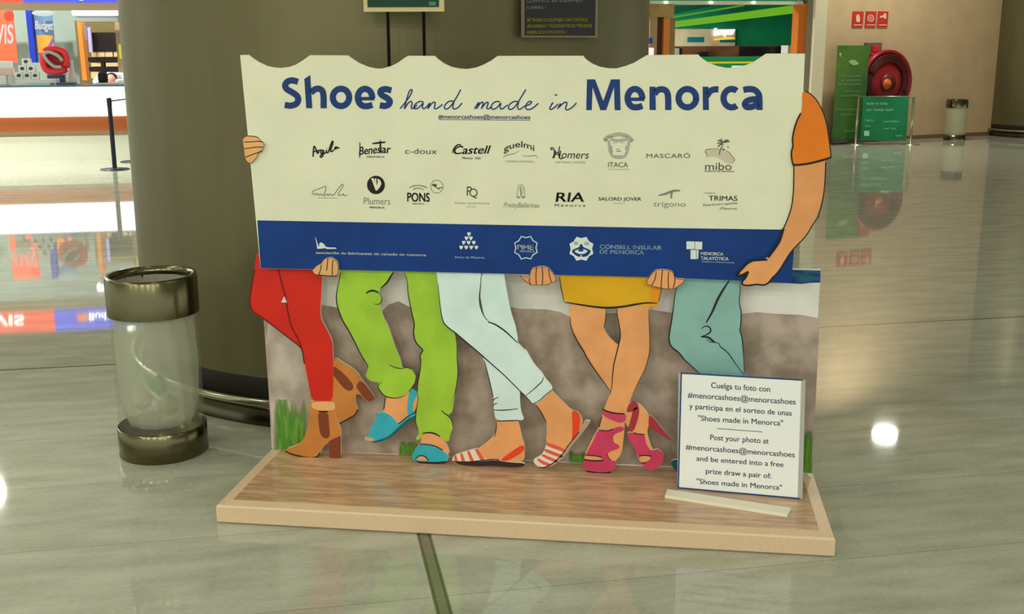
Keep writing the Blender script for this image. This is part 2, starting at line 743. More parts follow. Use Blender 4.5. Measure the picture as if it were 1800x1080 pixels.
al = mth('MULTIPLY', mth('SUBTRACT', mth('ADD', mth('MULTIPLY', nz.outputs[0], 1.3), .35), sx.outputs[1]), 2.6)
edgeu = mth('MULTIPLY', mth('SUBTRACT', .5, mth('ABSOLUTE', mth('SUBTRACT', sx.outputs[0], .5), 0)), 7)
al = mth('MULTIPLY', al, edgeu)
L_(al, nt.nodes['Principled BSDF'].inputs['Alpha'])
M = MB()
uvs = []
for x0, x1, hh in ((480, 541, 88), (700, 738, 24), (998, 1046, 22), (1398, 1427.3, 74)):
    yb0, yb1 = 790 + (x0 - 480) * .0445, 790 + (x1 - 480) * .0445
    M.add([BD(x0, yb0, .0018), BD(x1, yb1, .0018), BD(x1, yb1 - hh, .0018), BD(x0, yb0 - hh, .0018)], [(0, 1, 2, 3)])
    uvs += [(0, 0), (.9 if x1 > 1420 else 1, 0), (.9 if x1 > 1420 else 1, 1), (0, 1)]
g_ = M.build('grass_print', grass_m, e)
ul = g_.data.uv_layers.new(name='uv')
for i, uv_ in enumerate(uvs):
    ul.data[i].uv = uv_


def figure_plane(y):
    return Plane((0, y, 0), (0, -1, 0))


def fig(x, y, label):
    return empty('cutout_figure', (x, y, H), label, 'cutout figure', 'cutout figures holding the board')


# banner plane (leans a little towards the viewer)
BN = Plane((0, -0.056, 0.8513), (0, -0.828, -0.0678))
HAND = .0125                                 # the hands' front, ahead of the board's

# ---------------------------------------------------------- red trousers
P_ = figure_plane(-0.011)
e = fig(0.2, 0, 'leftmost cutout figure in red trousers and tan heeled ankle boots')
rear = c4([(745, 115), (830, 175), (900, 215), (950, 265), (967, 300), (1075, 440), (1065, 468), (1010, 480), (960, 420), (920, 420),
           (920, 480), (940, 550), (920, 585), (870, 612), (797, 652), (750, 640), (700, 400)])
b_ = slab('boot', P_, rear, tan_m, e, -.001, -.011)
decal('heel', P_, [c4([(925, 350), (967, 303), (1078, 443), (1064, 468), (1012, 479), (942, 388)])], brown_m, b_, -.0004, 1)
decal('elastic_panel', P_, [c4([(742, 192), (800, 230), (870, 300), (907, 350), (900, 385), (870, 397), (830, 374), (785, 320), (742, 262)])], brown_m, b_, -.0004)
strokes('ink_line', P_, [c4([(940, 540), (920, 585), (870, 612), (797, 652)])], 2.2, ink, b_, -.0002)
rearleg = [(452, 440), (447, 474), (442, 505), (437.6, 530), (439.5, 543), (447, 552), (462, 561), (494, 585), (512.6, 598), (529, 613), (532, 625), (560, 640),
           (560, 560), (540, 440)]
slab('trouser_leg', P_, rearleg, red_m, e, 0, -.01, 1)
frontleg = [(486, 440), (489, 476), (497, 505), (503, 528), (505, 545), (512, 575), (522, 592), (531, 613), (534.4, 633), (542, 673), (548, 705),
            (566, 707), (585, 706), (586, 667), (585.5, 622), (584, 600), (580, 591), (573, 577), (564.5, 562), (563, 547), (564.5, 522), (566.6, 487), (566, 440)]
fl = slab('trouser_leg', P_, frontleg, red_m, e, .001, -.009, 1)
decal('gap_print', P_, [[(494, 532), (499.8, 521), (504.5, 532)]], sky_m, fl, .0018, 0)
strokes('ink_line', P_, [(2.2, [(489, 474), (497, 505), (503, 526), (505, 545), (512, 575), (522, 592), (531, 613), (535, 640)]),
                         (2.0, [(447, 474), (442, 505), (438.4, 530), (440.2, 542), (448, 551), (463, 560), (494, 584), (529, 611)])], 2, mat('dark_red_line', (84, 18, 10)), fl, .0016)
boot = c4([(562, 478), (575, 476), (755, 478), (764, 545), (765, 600), (790, 660), (805, 700), (806, 745), (806, 926), (770, 930), (716, 922), (712, 800),
           (670, 832), (640, 890), (625, 915), (560, 932), (480, 916), (400, 897), (368, 870), (385, 850), (440, 830), (480, 810), (510, 780),
           (530, 730), (550, 650), (560, 580)])
b_ = slab('boot', P_, boot, tan_m, e, .003, -.007, 1)
decal('heel', P_, [c4([(708, 795), (760, 768), (805, 748), (805, 926), (770, 929), (717, 921)])], brown_m, b_, .0036, 0)
decal('cuff', P_, [c4([(576, 480), (755, 480), (762, 545), (690, 552), (640, 552), (600, 538), (573, 525)])], tan_l, b_, .0036, 1)
decal('elastic_panel', P_, [c4([(626, 560), (705, 560), (712, 650), (720, 740), (705, 770), (665, 768), (640, 725), (628, 640)])], brown_m, b_, .0036, 1)
strokes('ink_line', P_, [c4([(368, 872), (420, 898), (560, 926), (618, 918), (640, 885)]), c4([(628, 556), (706, 557)])], 2.4, ink, b_, .004)
# hands
def hand(name_e, pts, lines, tone, off=HAND):
    h_ = slab('hand', BN, pts, tone, name_e, off, .0005, 2)
    strokes('finger_line', BN, lines, 1.5, ink, h_, off + .0006)
    strokes('ink_line', BN, [pts + [pts[0]]], 1.1, mat('hand_outline', (92, 52, 26)), h_, off + .0005)
    return h_


hand(e, ch([(65, 270), (120, 215), (200, 205), (300, 215), (370, 245), (410, 300), (470, 330), (482, 380), (462, 430), (440, 480), (362, 522), (350, 590),
            (300, 660), (222, 735), (150, 700), (115, 640), (100, 560), (88, 450), (75, 350)]),
     [ch([(95, 322), (250, 318), (390, 305), (460, 328)]), ch([(100, 448), (250, 430), (340, 415), (455, 420)]),
      ch([(125, 612), (220, 572), (300, 542), (400, 515), (440, 490)]), ch([(170, 205), (300, 213), (370, 243)])], skin_p)
hand(e, c1([(577, 430), (620, 388), (652, 376), (670, 342), (700, 332), (735, 330), (750, 345), (775, 358), (786, 400), (782, 476), (700, 472), (630, 465), (598, 462)]),
     [c1([(652, 385), (645, 430), (630, 463)]), c1([(703, 338), (698, 400), (692, 432)]), c1([(743, 350), (738, 400), (738, 470)]),
      c1([(630, 466), (700, 474), (775, 478)])], skin_p)

# ---------------------------------------------------------- lime trousers
P_ = figure_plane(-0.024)
e = fig(0.62, -.014, 'cutout figure in lime green trousers and turquoise slingback sandals')
skin1 = c4([(1160, 430), (1330, 400), (1380, 400), (1412, 420), (1412, 500), (1380, 575), (1330, 620), (1255, 655), (1200, 620), (1140, 570)])
slab('foot', P_, skin1, skin_m, e, 0, -.01, 1)
sh = slab('sandal', P_, c4([(1090, 568), (1140, 560), (1190, 580), (1228, 615), (1255, 655), (1330, 600), (1395, 575), (1410, 500), (1412, 600), (1340, 642),
          (1282, 692), (1205, 760), (1140, 790), (1085, 806), (1000, 792), (988, 770), (1020, 760), (1035, 700), (1060, 650), (1085, 620)]), teal_m, e, .0012, -.008, 1)
decal('strap', P_, [c4([(1350, 385), (1372, 374), (1412, 400), (1412, 428), (1392, 450), (1372, 500), (1376, 560), (1390, 590), (1350, 612), (1330, 560), (1335, 480)])], teal_m, sh, .002)
decal('sole', P_, [c4([(1240, 700), (1330, 618), (1400, 585), (1410, 604), (1340, 646), (1282, 694), (1205, 762), (1140, 791), (1085, 806), (1040, 800), (1090, 786), (1160, 765), (1200, 740)])], dteal_m, sh, .0018, 1)
decal('toe', P_, [c4([(994, 766), (1050, 764), (1084, 784), (1050, 792), (1005, 786)])], skin_m, sh, .002, 1)
strokes('ink_line', P_, [c4([(1262, 655), (1335, 595), (1402, 560)]), c4([(1158, 450), (1145, 540)])], 1.6, ink, sh, .0024)
L1 = c1([(800, 400), (805, 440), (795, 500), (775, 590), (768, 660), (785, 740), (820, 830), (870, 910), (920, 1005), (952, 1075)]) + \
     c4([(985, 140), (1020, 195), (1020, 225), (1000, 270), (1018, 300), (1050, 320), (1110, 326), (1097, 360), (1120, 400), (1150, 435), (1200, 450),
         (1262, 450), (1310, 430), (1350, 385), (1390, 330), (1397, 270), (1380, 230), (1340, 210), (1290, 214), (1285, 180), (1275, 140), (1240, 60)]) + \
     c1([(1240, 1050), (1210, 960), (1185, 880), (1137, 790), (1128, 740), (1108, 705), (1128, 680), (1132, 640), (1105, 600), (1120, 575), (1170, 530), (1200, 480), (1224, 445), (1230, 400)])
l_ = slab('trouser_leg', P_, L1, green_m, e, .002, -.006, 1)
strokes('ink_line', P_, [(2.2, c1([(803, 442), (795, 500), (775, 590), (768, 660), (785, 740), (820, 830), (870, 910), (920, 1005), (950, 1070)]) + c4([(985, 140), (1020, 195), (1020, 215)])),
                         (3.2, c1([(1224, 442), (1200, 480), (1170, 530), (1120, 573)])), (3.6, c1([(1005, 612), (1040, 590), (1075, 592), (1105, 608)])),
                         (1.6, c1([(1105, 605), (1132, 640), (1128, 680), (1108, 700), (1070, 697)])), (1.6, c4([(1185, 185), (1230, 208), (1280, 218), (1300, 215)])),
                         (1.8, c4([(1130, 320), (1105, 350), (1097, 365), (1120, 400), (1150, 435), (1200, 450), (1262, 450), (1310, 430)])),
                         (1.6, c4([(1290, 214), (1340, 208), (1380, 230), (1397, 270)]))], 2, ink, l_, .0027, True)
skin2 = c4([(1450, 725), (1560, 730), (1615, 770), (1645, 820), (1672, 895), (1600, 890), (1520, 840), (1432, 820)])
slab('foot', P_, skin2, skin_m, e, 0.0005, -.009, 1)
sh = slab('sandal', P_, c4([(1435, 818), (1500, 818), (1570, 838), (1630, 880), (1662, 912), (1652, 945), (1640, 966), (1530, 976), (1430, 969), (1385, 945), (1370, 930),
          (1375, 890), (1400, 845)]), teal_m, e, .0015, -.008, 1)
decal('toe', P_, [c4([(1398, 930), (1425, 912), (1460, 912), (1490, 930), (1500, 948), (1420, 944)])], skin_m, sh, .0022, 1)
decal('sole', P_, [c4([(1385, 942), (1420, 952), (1560, 957), (1650, 948), (1640, 966), (1530, 976), (1430, 969)])], sole_m, sh, .0022, 1)
strokes('ink_line', P_, [c4([(1435, 817), (1500, 817), (1560, 833), (1610, 862)]), c4([(1395, 935), (1420, 908), (1465, 906), (1500, 945)])], 1.8, ink, sh, .0027)
L2 = c1([(1300, 400), (1310, 450), (1330, 500), (1335, 600), (1350, 680), (1370, 780), (1390, 860), (1378, 920), (1395, 1000), (1455, 1060)]) + \
     c4([(1460, 80), (1430, 112), (1440, 160), (1430, 260), (1415, 330), (1413, 400), (1420, 440), (1400, 560), (1395, 640), (1418, 700), (1425, 740), (1398, 765),
         (1410, 790), (1445, 762), (1450, 730), (1510, 724), (1560, 735), (1600, 765), (1658, 805), (1670, 740), (1695, 680), (1680, 620), (1652, 585), (1690, 560),
         (1700, 460), (1722, 350), (1735, 250), (1725, 150), (1725, 100)]) + c1([(1722, 1060), (1712, 960), (1705, 925), (1680, 800), (1660, 650), (1640, 400)])
l_ = slab('trouser_leg', P_, L2, green_m, e, .003, -.005, 1)
strokes('ink_line', P_, [(2.2, c1([(1310, 450), (1332, 510), (1335, 600), (1350, 680), (1370, 780), (1390, 860), (1378, 920), (1395, 1000), (1455, 1060)]) + c4([(1455, 75), (1430, 112), (1440, 160), (1430, 260), (1415, 330), (1413, 400)])),
                         (1.6, c4([(1725, 40), (1726, 150), (1735, 250), (1722, 350), (1700, 450)])), (2.0, c4([(1600, 545), (1620, 570), (1648, 584), (1685, 625), (1692, 680)])),
                         (2.6, c4([(1450, 730), (1510, 722), (1560, 735), (1592, 757)])), (1.4, c4([(1420, 440), (1400, 560), (1395, 640), (1418, 700)]))], 2, ink, l_, .0037, True)

# ---------------------------------------------------------- mint trousers
P_ = figure_plane(-0.035)
e = fig(0.95, -.022, 'cutout figure in pale mint trousers and red striped flat sandals')
slab('foot', P_, c5([(415, 610), (580, 610), (605, 690), (617, 760), (642, 830), (637, 950), (560, 955), (430, 945), (330, 935), (265, 862), (300, 835), (360, 790), (405, 730), (418, 680)]),
     skin_m, e, 0, -.01, 1)
sh = slab('sandal', P_, c5([(80, 905), (150, 882), (230, 858), (272, 848), (300, 895), (335, 938), (400, 936), (520, 955), (642, 962), (636, 992), (560, 999), (400, 987), (250, 990),
          (130, 980), (62, 952)]), stripe_w, e, .001, -.009, 1)
decal('stripe', P_, [c5([(84, 905), (98, 900), (112, 948), (84, 946)]), c5([(128, 892), (146, 885), (170, 950), (142, 950)]), c5([(182, 874), (204, 868), (240, 950), (212, 952)]),
      c5([(244, 856), (270, 850), (325, 938), (292, 946)])], stripe_r, sh, .0016, 0)
decal('strap', P_, [c5([(438, 945), (600, 830), (625, 824), (642, 850), (615, 885), (500, 952)])], strap_m, sh, .0018, 1)
decal('sole', P_, [c5([(70, 952), (200, 958), (320, 948), (400, 940), (520, 960), (642, 966), (636, 992), (560, 999), (400, 987), (250, 990), (130, 980)])], sole_m, sh, .0018, 1)
strokes('ink_line', P_, [c5([(72, 952), (200, 957), (320, 942), (400, 934), (440, 942)])], 1.6, ink, sh, .0023)
rl = slab('trouser_leg', P_, c2([(290, 430), (475, 430), (478, 470), (500, 600), (530, 760), (565, 860), (585, 960), (587, 1010), (400, 1010), (290, 700)]), mint_m, e, .001, -.009, 1)
slab('trouser_leg', P_, c5([(300, 110), (340, 230), (370, 350), (395, 450), (395, 540), (413, 632), (600, 627), (637, 620), (612, 560), (602, 480), (602, 380), (480, 240)]), mint_m, e, .001, -.009, 1)
strokes('ink_line', P_, [(1.6, c5([(318, 145), (342, 235), (370, 350), (393, 445)])), (1.8, c5([(392, 545), (440, 548), (510, 545), (590, 535)])), (1.8, c5([(413, 633), (510, 630), (600, 627)])),
                         (1.6, c5([(435, 443), (395, 460), (388, 480)])), (1.6, c5([(425, 492), (395, 500), (390, 520)])), (1.4, c5([(417, 640), (415, 700), (400, 760)]))], 2, ink, rl, .0018, True)
slab('foot', P_, c5([(715, 480), (845, 380), (890, 430), (950, 490), (1010, 548), (1060, 560), (1102, 620), (1090, 690), (1030, 785), (968, 868), (880, 845), (808, 805), (815, 720),
     (815, 650), (780, 580)]), skin_m, e, .001, -.009, 1)
sh = slab('sandal', P_, c5([(812, 800), (900, 832), (968, 862), (1040, 770), (1092, 690), (1112, 630), (1150, 625), (1160, 640), (1100, 720), (1010, 830), (962, 905), (885, 975), (800, 1006),
          (750, 1000), (712, 962), (712, 935), (768, 908), (800, 860)]), stripe_w, e, .002, -.008, 1)
decal('stripe', P_, [c5([(814, 800), (905, 830), (966, 860), (958, 882), (890, 858), (806, 826)]), c5([(802, 850), (880, 880), (945, 905), (930, 925), (870, 905), (792, 872)]),
      c5([(784, 893), (850, 922), (905, 945), (890, 962), (830, 940), (770, 908)]), c5([(745, 925), (800, 955), (855, 975), (835, 990), (780, 975), (735, 940)])], stripe_r, sh, .0026, 1)
decal('strap', P_, [c5([(1013, 548), (1052, 553), (1082, 600), (1072, 700), (1045, 765), (1010, 800), (1020, 700)])], strap_m, sh, .0027, 1)
decal('sole', P_, [c5([(1112, 632), (1148, 627), (1157, 640), (1098, 720), (1008, 830), (960, 905), (884, 974), (800, 1005), (770, 1003), (860, 968), (930, 900), (985, 820), (1070, 715)])], tansole, sh, .0026, 1)
strokes('ink_line', P_, [c5([(1070, 720), (985, 825), (930, 905), (860, 970), (800, 1003), (750, 998)])], 1.6, ink, sh, .0031)
L3 = [(764, 470)] + c1([(1565, 455), (1575, 550), (1590, 700), (1605, 800), (1620, 848), (1660, 888)]) + c2([(90, 922), (180, 1000), (270, 1075)]) + \
     c5([(320, 130), (480, 270), (600, 390), (650, 435), (702, 497), (740, 490), (800, 445), (862, 380), (850, 345), (800, 290), (780, 250), (720, 190), (640, 50)]) + \
     c2([(655, 1075), (585, 1003), (480, 905), (400, 855), (370, 848), (320, 800), (287, 720), (280, 640), (290, 560), (296, 430)])
l_ = slab('trouser_leg', P_, L3, mint_m, e, .003, -.007, 1)
strokes('ink_line', P_, [(2.2, c1([(1575, 540), (1590, 700), (1605, 800), (1620, 848), (1660, 888)]) + c2([(90, 922), (180, 1000), (270, 1075)]) + c5([(320, 130), (480, 270), (600, 392), (650, 437), (702, 497)])),
                         (1.6, c2([(296, 470), (290, 560), (280, 640), (287, 720), (320, 800), (370, 848)])), (2.6, c2([(350, 840), (400, 853), (480, 905), (583, 1003)])),
                         (1.8, c5([(650, 432), (720, 375), (745, 350), (780, 320), (788, 285)])), (1.6, c5([(702, 497), (760, 470), (790, 440), (830, 405), (860, 380)])),
                         (1.8, c5([(735, 510), (780, 580), (812, 650)]))], 2, ink, l_, .0037, True)

# ---------------------------------------------------------- ochre skirt
P_ = figure_plane(-0.036)
e = fig(1.42, -.032, 'cutout figure with bare legs, ochre skirt and magenta platform heels')
sk2 = slab('leg', P_, c2([(1000, 680), (1285, 700), (1282, 820), (1265, 890), (1300, 950), (1350, 1000), (1400, 1040)]) +
           c5([(1400, 100), (1440, 480), (1550, 495), (1620, 570), (1628, 650), (1605, 720), (1650, 860), (1690, 880), (1600, 975), (1540, 950), (1500, 740), (1430, 640), (1330, 400),
               (1270, 330), (1210, 250), (1130, 130), (1070, 20)]) + c2([(1060, 1000), (1020, 920), (998, 850)]), skin_m, e, -.001, -.011, 1)
sh = slab('platform_heel', P_, c5([(1440, 725), (1490, 722), (1590, 738), (1602, 820), (1642, 870), (1690, 850), (1742, 890), (1737, 945), (1692, 1005), (1640, 1027), (1588, 1002), (1560, 960),
          (1540, 910), (1480, 800)]), pink_m, e, .0, -.01, 1)
decal('heel', P_, [c5([(1622, 575), (1665, 612), (1725, 690), (1795, 770)]) + c6([(222, 776), (216, 786), (150, 748), (70, 695), (45, 680)])], dpink_m, sh, .0006, 1)
slab('heel_edge', P_, c5([(1622, 575), (1665, 612), (1725, 690), (1795, 770)]) + c6([(222, 776), (216, 786), (150, 748), (70, 695), (45, 680)]), dpink_m, sh, -.0002, -.01, 1)
decal('strap', P_, [c5([(1438, 545), (1490, 468), (1532, 490), (1542, 528), (1485, 562), (1440, 562)]), c5([(1500, 530), (1547, 520), (1542, 600), (1500, 722), (1452, 705), (1480, 620)])], dpink_m, sh, .0008, 1)
decal('toe', P_, [c5([(1548, 912), (1600, 908), (1642, 915), (1625, 945), (1570, 965), (1555, 950)])], skin_m, sh, .0008, 1)
strokes('ink_line', P_, [c5([(1500, 725), (1540, 735), (1590, 740)]), c5([(1545, 908), (1600, 904), (1645, 912)]), c5([(1560, 966), (1600, 962)])], 1.8, ink, sh, .0013)
sk1 = slab('leg', P_, c2([(1372, 700), (1632, 690), (1622, 800), (1628, 900), (1630, 1070)]) +
           c5([(1620, 130), (1590, 230), (1540, 320), (1495, 420), (1460, 500), (1440, 580), (1432, 650), (1425, 760), (1405, 900), (1340, 965), (1200, 945), (1108, 915), (1180, 760), (1225, 690),
               (1250, 620), (1262, 550), (1300, 460), (1330, 370), (1335, 280), (1345, 180), (1372, 80)]) + c2([(1375, 1040), (1400, 950), (1385, 850), (1370, 780)]), skin_m, e, .001, -.009, 1)
strokes('ink_line', P_, [(2.2, c2([(998, 800), (1000, 850), (1020, 920), (1062, 1000), (1110, 1075)]) + c5([(1130, 130), (1210, 250), (1270, 330), (1310, 390)])),
                         (2.0, c2([(1372, 735), (1372, 780), (1386, 850), (1401, 950), (1378, 1040)]) + c5([(1372, 80), (1345, 180), (1335, 280), (1330, 370), (1312, 430)])),
                         (1.3, c2([(1622, 735), (1622, 800), (1628, 900), (1630, 1070)]) + c5([(1620, 130), (1590, 230), (1540, 320), (1495, 420)])), (1.4, c2([(1284, 735), (1282, 820), (1266, 888)])),
                         (1.6, c5([(1250, 600), (1230, 680)]))], 2, ink, sk1, .0018, True)
sh = slab('platform_heel', P_, c5([(1215, 706), (1310, 712), (1380, 672), (1428, 680), (1424, 710), (1342, 738), (1340, 800), (1392, 825), (1387, 850), (1322, 872), (1290, 892), (1312, 940),
          (1362, 950), (1358, 1000), (1322, 1037), (1230, 1044), (1130, 1027), (1100, 992), (1104, 940), (1120, 905), (1170, 810), (1195, 760)]), pink_m, e, .002, -.008, 1)
decal('strap', P_, [c5([(1258, 540), (1350, 565), (1442, 575), (1438, 630), (1400, 652), (1320, 622), (1258, 590)])], pink_m, sh, .0028, 1)
decal('toe', P_, [c5([(1116, 908), (1180, 908), (1245, 922), (1256, 942), (1180, 944), (1112, 936)])], skin_m, sh, .0028, 1)
decal('platform', P_, [c5([(1104, 948), (1180, 956), (1262, 950), (1312, 948), (1362, 952), (1358, 1000), (1322, 1037), (1230, 1044), (1130, 1027), (1100, 992)])], pink_m, sh, .0026, 1)
strokes('ink_line', P_, [(2.4, c5([(1255, 538), (1300, 560), (1350, 572), (1430, 576)])), (1.8, c5([(1225, 705), (1300, 712), (1340, 695)])), (2.4, c5([(1108, 938), (1180, 948), (1262, 945)])),
                         (1.8, c5([(1128, 903), (1200, 908), (1250, 920)])), (2.4, c5([(1130, 1030), (1230, 1046), (1322, 1038)])), (1.2, c5([(1290, 890), (1305, 930), (1325, 940)]))], 2, ink, sh, .0033)
skt = slab('skirt', P_, c2([(905, 430), (915, 478), (930, 580), (950, 682), (1050, 700), (1200, 722), (1300, 726), (1420, 718), (1520, 700), (1640, 722), (1692, 714), (1700, 680), (1725, 575), (1740, 430)]), ochre_m, e, .003, -.007, 1)
decal('side_panel', P_, [c2([(1628, 690), (1640, 560), (1650, 470), (1725, 470), (1724, 575), (1699, 680), (1692, 713), (1640, 720)])], mat('orange_ochre_print', (212, 134, 18), 0.5), skt, .0036, 0)
strokes('ink_line', P_, [(3.6, c2([(955, 682), (1050, 697), (1200, 720), (1300, 728), (1420, 718), (1520, 698), (1610, 686), (1690, 690)])), (1.6, c2([(916, 480), (930, 580), (952, 682)])), (1.6, c2([(1724, 575), (1699, 680)]))], 2, ink, skt, .0042, True)
hand(e, c2([(605, 475), (640, 474), (678, 488), (690, 415), (730, 410), (745, 401), (800, 401), (832, 415), (870, 460), (890, 500), (880, 525), (850, 520), (835, 541), (790, 546), (730, 546), (690, 545), (670, 533), (640, 510)]),
     [c2([(735, 408), (728, 470), (732, 542)]), c2([(778, 403), (784, 470), (780, 543)]), c2([(830, 418), (835, 470), (850, 520)]), c2([(680, 490), (674, 515), (690, 543)])], skin_m)
hand(e, c3([(28, 520), (60, 470), (95, 432), (130, 424), (200, 428), (242, 445), (258, 498), (330, 500), (325, 522), (285, 552), (245, 577), (200, 578), (150, 571), (100, 562), (60, 550), (35, 541)]),
     [c3([(70, 548), (98, 500), (106, 438)]), c3([(155, 428), (148, 500), (144, 570)]), c3([(206, 438), (198, 500), (204, 575)]), c3([(245, 450), (256, 510), (240, 572)])], skin_m)

# ---------------------------------------------------------- jeans and orange sleeve
P_ = figure_plane(-0.016)
e = fig(1.9, -.012, 'rightmost cutout figure in grey-blue jeans and orange sleeve with long bare arm')
rl = slab('trouser_leg', P_, [(1190, 480)] + c3([(270, 530), (265, 570), (250, 650), (235, 780), (215, 900), (205, 960), (212, 1010)]) +
          c6([(230, 50), (290, 95), (330, 150), (400, 210), (450, 257)]) + [(1262, 690), (1300, 720), (1345, 700), (1330, 675)] + c6([(805, 275), (798, 130), (795, 85)]) +
          c3([(785, 960), (765, 900), (775, 870), (780, 760), (762, 680), (770, 600), (775, 515)]) + [(1302, 480)], jean_m, e, 0, -.01, 1)
strokes('ink_line', P_, [(2.6, c3([(270, 550), (250, 650), (235, 780), (215, 900), (205, 960), (212, 1010)]) + c6([(230, 50), (290, 95), (330, 150), (400, 210), (450, 257)])),
                         (4.2, c3([(685, 508), (640, 575), (590, 660), (550, 760), (500, 845)])), (2.6, c3([(462, 892), (500, 866), (536, 885), (536, 920), (500, 942), (458, 955)])),
                         (3.6, c3([(460, 955), (520, 958), (560, 995), (575, 1000)])), (2.0, c3([(570, 1005), (600, 1003), (612, 1035), (640, 1055)]) + c6([(640, 62), (685, 105), (740, 190), (805, 272)])),
                         (1.4, c3([(500, 975), (540, 1000), (575, 995)])), (2.0, c3([(772, 520), (770, 600), (760, 680), (780, 760), (775, 870), (765, 900), (785, 960), (795, 1075)]) + c6([(798, 130), (803, 270)]))], 2, ink, rl, .0006, True)
slab('foot', P_, [(1262, 690), (1300, 720), (1290, 760), (1262, 800), (1215, 815), (1195, 800), (1230, 760)], skin_m, e, -.001, -.009, 1)
slab('shoe', P_, c6([(222, 955), (245, 938), (290, 940), (420, 950), (430, 1010), (330, 1040), (270, 1038), (235, 1000)]), dteal_m, e, .001, -.009, 1)
arm = c7([(1328, 940), (1330, 1000), (1328, 1080)]) + [(1395, 335), (1392, 365)] + c3([(1152, 10), (1115, 100), (1085, 200), (1042, 262), (990, 330), (960, 350), (880, 354), (830, 376), (800, 410),
      (766, 445), (740, 470), (765, 474), (832, 440), (815, 490), (790, 515), (782, 540), (830, 549), (900, 536), (960, 546), (992, 530), (1030, 480), (1080, 430), (1150, 310),
      (1200, 250), (1290, 160), (1340, 72)]) + [(1444, 358), (1450, 320), (1451, 285)] + c7([(1580, 900)])
a_ = slab('arm', BN, arm, skin_m, e, HAND, .0005, 1)
strokes('ink_line', BN, [(2.2, c7([(1328, 945), (1330, 1000), (1328, 1080)]) + [(1395, 335), (1392, 362)] + c3([(1152, 8), (1112, 100)])),
                         (4.6, c3([(1112, 100), (1083, 200), (1040, 262), (990, 328)])), (3.6, c3([(985, 345), (900, 350), (870, 352), (825, 375), (795, 408), (765, 440), (735, 470), (765, 478), (835, 440)])),
                         (3.0, c3([(835, 440), (815, 490), (788, 515), (782, 543), (830, 552), (900, 540), (960, 549), (995, 530), (1032, 480)])),
                         (2.0, c3([(1032, 482), (1080, 430), (1150, 312), (1200, 250), (1290, 162), (1342, 72), (1390, 5)])), (2.0, [(1438, 383), (1446, 355), (1450.5, 320), (1451.5, 285)]),
                         (1.4, c3([(745, 472), (768, 450), (770, 470)]))], 2, ink, a_, HAND + .0006)
sl = slab('sleeve', BN, c7([(1396, 372), (1412, 357), (1460, 380), (1510, 430), (1560, 520), (1590, 620), (1606, 720), (1625, 885), (1560, 905), (1450, 933), (1330, 946), (1315, 910), (1307, 850),
          (1325, 780), (1315, 750), (1335, 650), (1360, 580), (1387, 530), (1394, 480)]), orange_m, e, HAND + .0015, .0005, 1)
strokes('ink_line', BN, [(2.0, c7([(1412, 358), (1460, 380), (1510, 430), (1560, 520), (1590, 620), (1606, 720), (1625, 885)])), (3.6, c7([(1318, 944), (1360, 946), (1450, 935), (1560, 907), (1625, 886)])),
                         (3.0, c7([(1385, 535), (1358, 585), (1333, 655), (1316, 750), (1325, 790), (1307, 850), (1315, 915), (1325, 945)])), (1.4, c7([(1595, 700), (1615, 690), (1637, 640)]))], 2, ink, sl, HAND + .0021)

# ---------------------------------------------------------- the board they hold
e = empty('sponsor_board', (1.02, -0.05, 0.8513), 'large cream board with scalloped top and blue foot band, lettered Shoes hand made in Menorca', 'sign board')
top = [(422, 97), (437, 96.8)] + h2([(190, 95), (240, 130), (310, 163), (370, 176), (420, 179), (480, 172), (540, 152), (595, 118), (650, 78)]) + \
      [(611, 97.8)] + h2([(985, 105), (1040, 140), (1110, 170), (1170, 183), (1220, 184), (1290, 165), (1350, 135), (1400, 98), (1425, 83)]) + \
      [(764, 98.6)] + h3([(90, 110), (140, 145), (200, 172), (260, 184), (320, 188), (390, 176), (450, 152), (510, 120), (560, 84)]) + \
      [(1025, 98.4)] + h3([(1260, 110), (1310, 145), (1370, 170), (1440, 182), (1500, 183), (1570, 165), (1640, 138), (1700, 102), (1740, 78)]) + \
      [(1227, 96.2)] + c7([(600, 100), (650, 135), (720, 163), (790, 178), (850, 179), (920, 168), (1000, 138), (1060, 100), (1110, 66)]) + [(1415, 94.6)]
def cat_(p):
    return p
out = top + [(1412, 160), (1391, 498.4), (1180, 488.5), (800, 479.5), (458, 472)]
bd = slab('board', BN, out, paper, e, 0, -.01, 0)
bq = [(452.2, 387.6), (820, 394.4), (1130, 400.4), (1398.2, 404.2), (1391.2, 498.2), (1180, 488.4), (800, 479.4), (458.2, 471.8)]
bnd = decal('blue_band', BN, [bq], band_m, e, .0006, 0)
O = .0012


def arc(cx_, cy_, rx, ry, a0, a1, n=22):
    return [(cx_ + rx * math.cos(math.radians(a0 + (a1 - a0) * i / n)), cy_ + ry * math.sin(math.radians(a0 + (a1 - a0) * i / n))) for i in range(n + 1)]


WB = 11
M = MB()
for pts in ([(557, 288), (512, 274), (472, 284), (452, 315), (464, 345), (510, 370), (550, 396), (562, 430), (545, 464), (500, 479), (452, 470)],
            [(660, 375), (690, 345), (722, 340), (750, 356), (760, 395), (760, 497)], arc(897, 411, 65, 69, 0, 372),
            arc(1087, 412, 57, 69, 5, -268) + [(1112, 480), (1146, 470)], [(1296, 356), (1250, 343), (1214, 352), (1206, 376), (1226, 398), (1262, 415), (1286, 440), (1277, 468), (1245, 481), (1204, 473)]):
    stroke_mb(M, BN, h2(pts), WB, O)
stroke_mb(M, BN, h2([(1045, 421), (1162, 421)]), 6.2, O)
poly_mb(M, BN, h2([(607, 264), (654, 234), (670, 497), (622, 497)]), O, None, 0)
M.build('lettering', navy, e)
M = MB()
poly_mb(M, BN, h3([(1262, 512), (1268, 268), (1332, 268), (1397, 440), (1458, 268), (1528, 268), (1534, 512), (1487, 512), (1482, 330), (1420, 512), (1374, 512), (1312, 330), (1306, 512)]), O, None, 0)
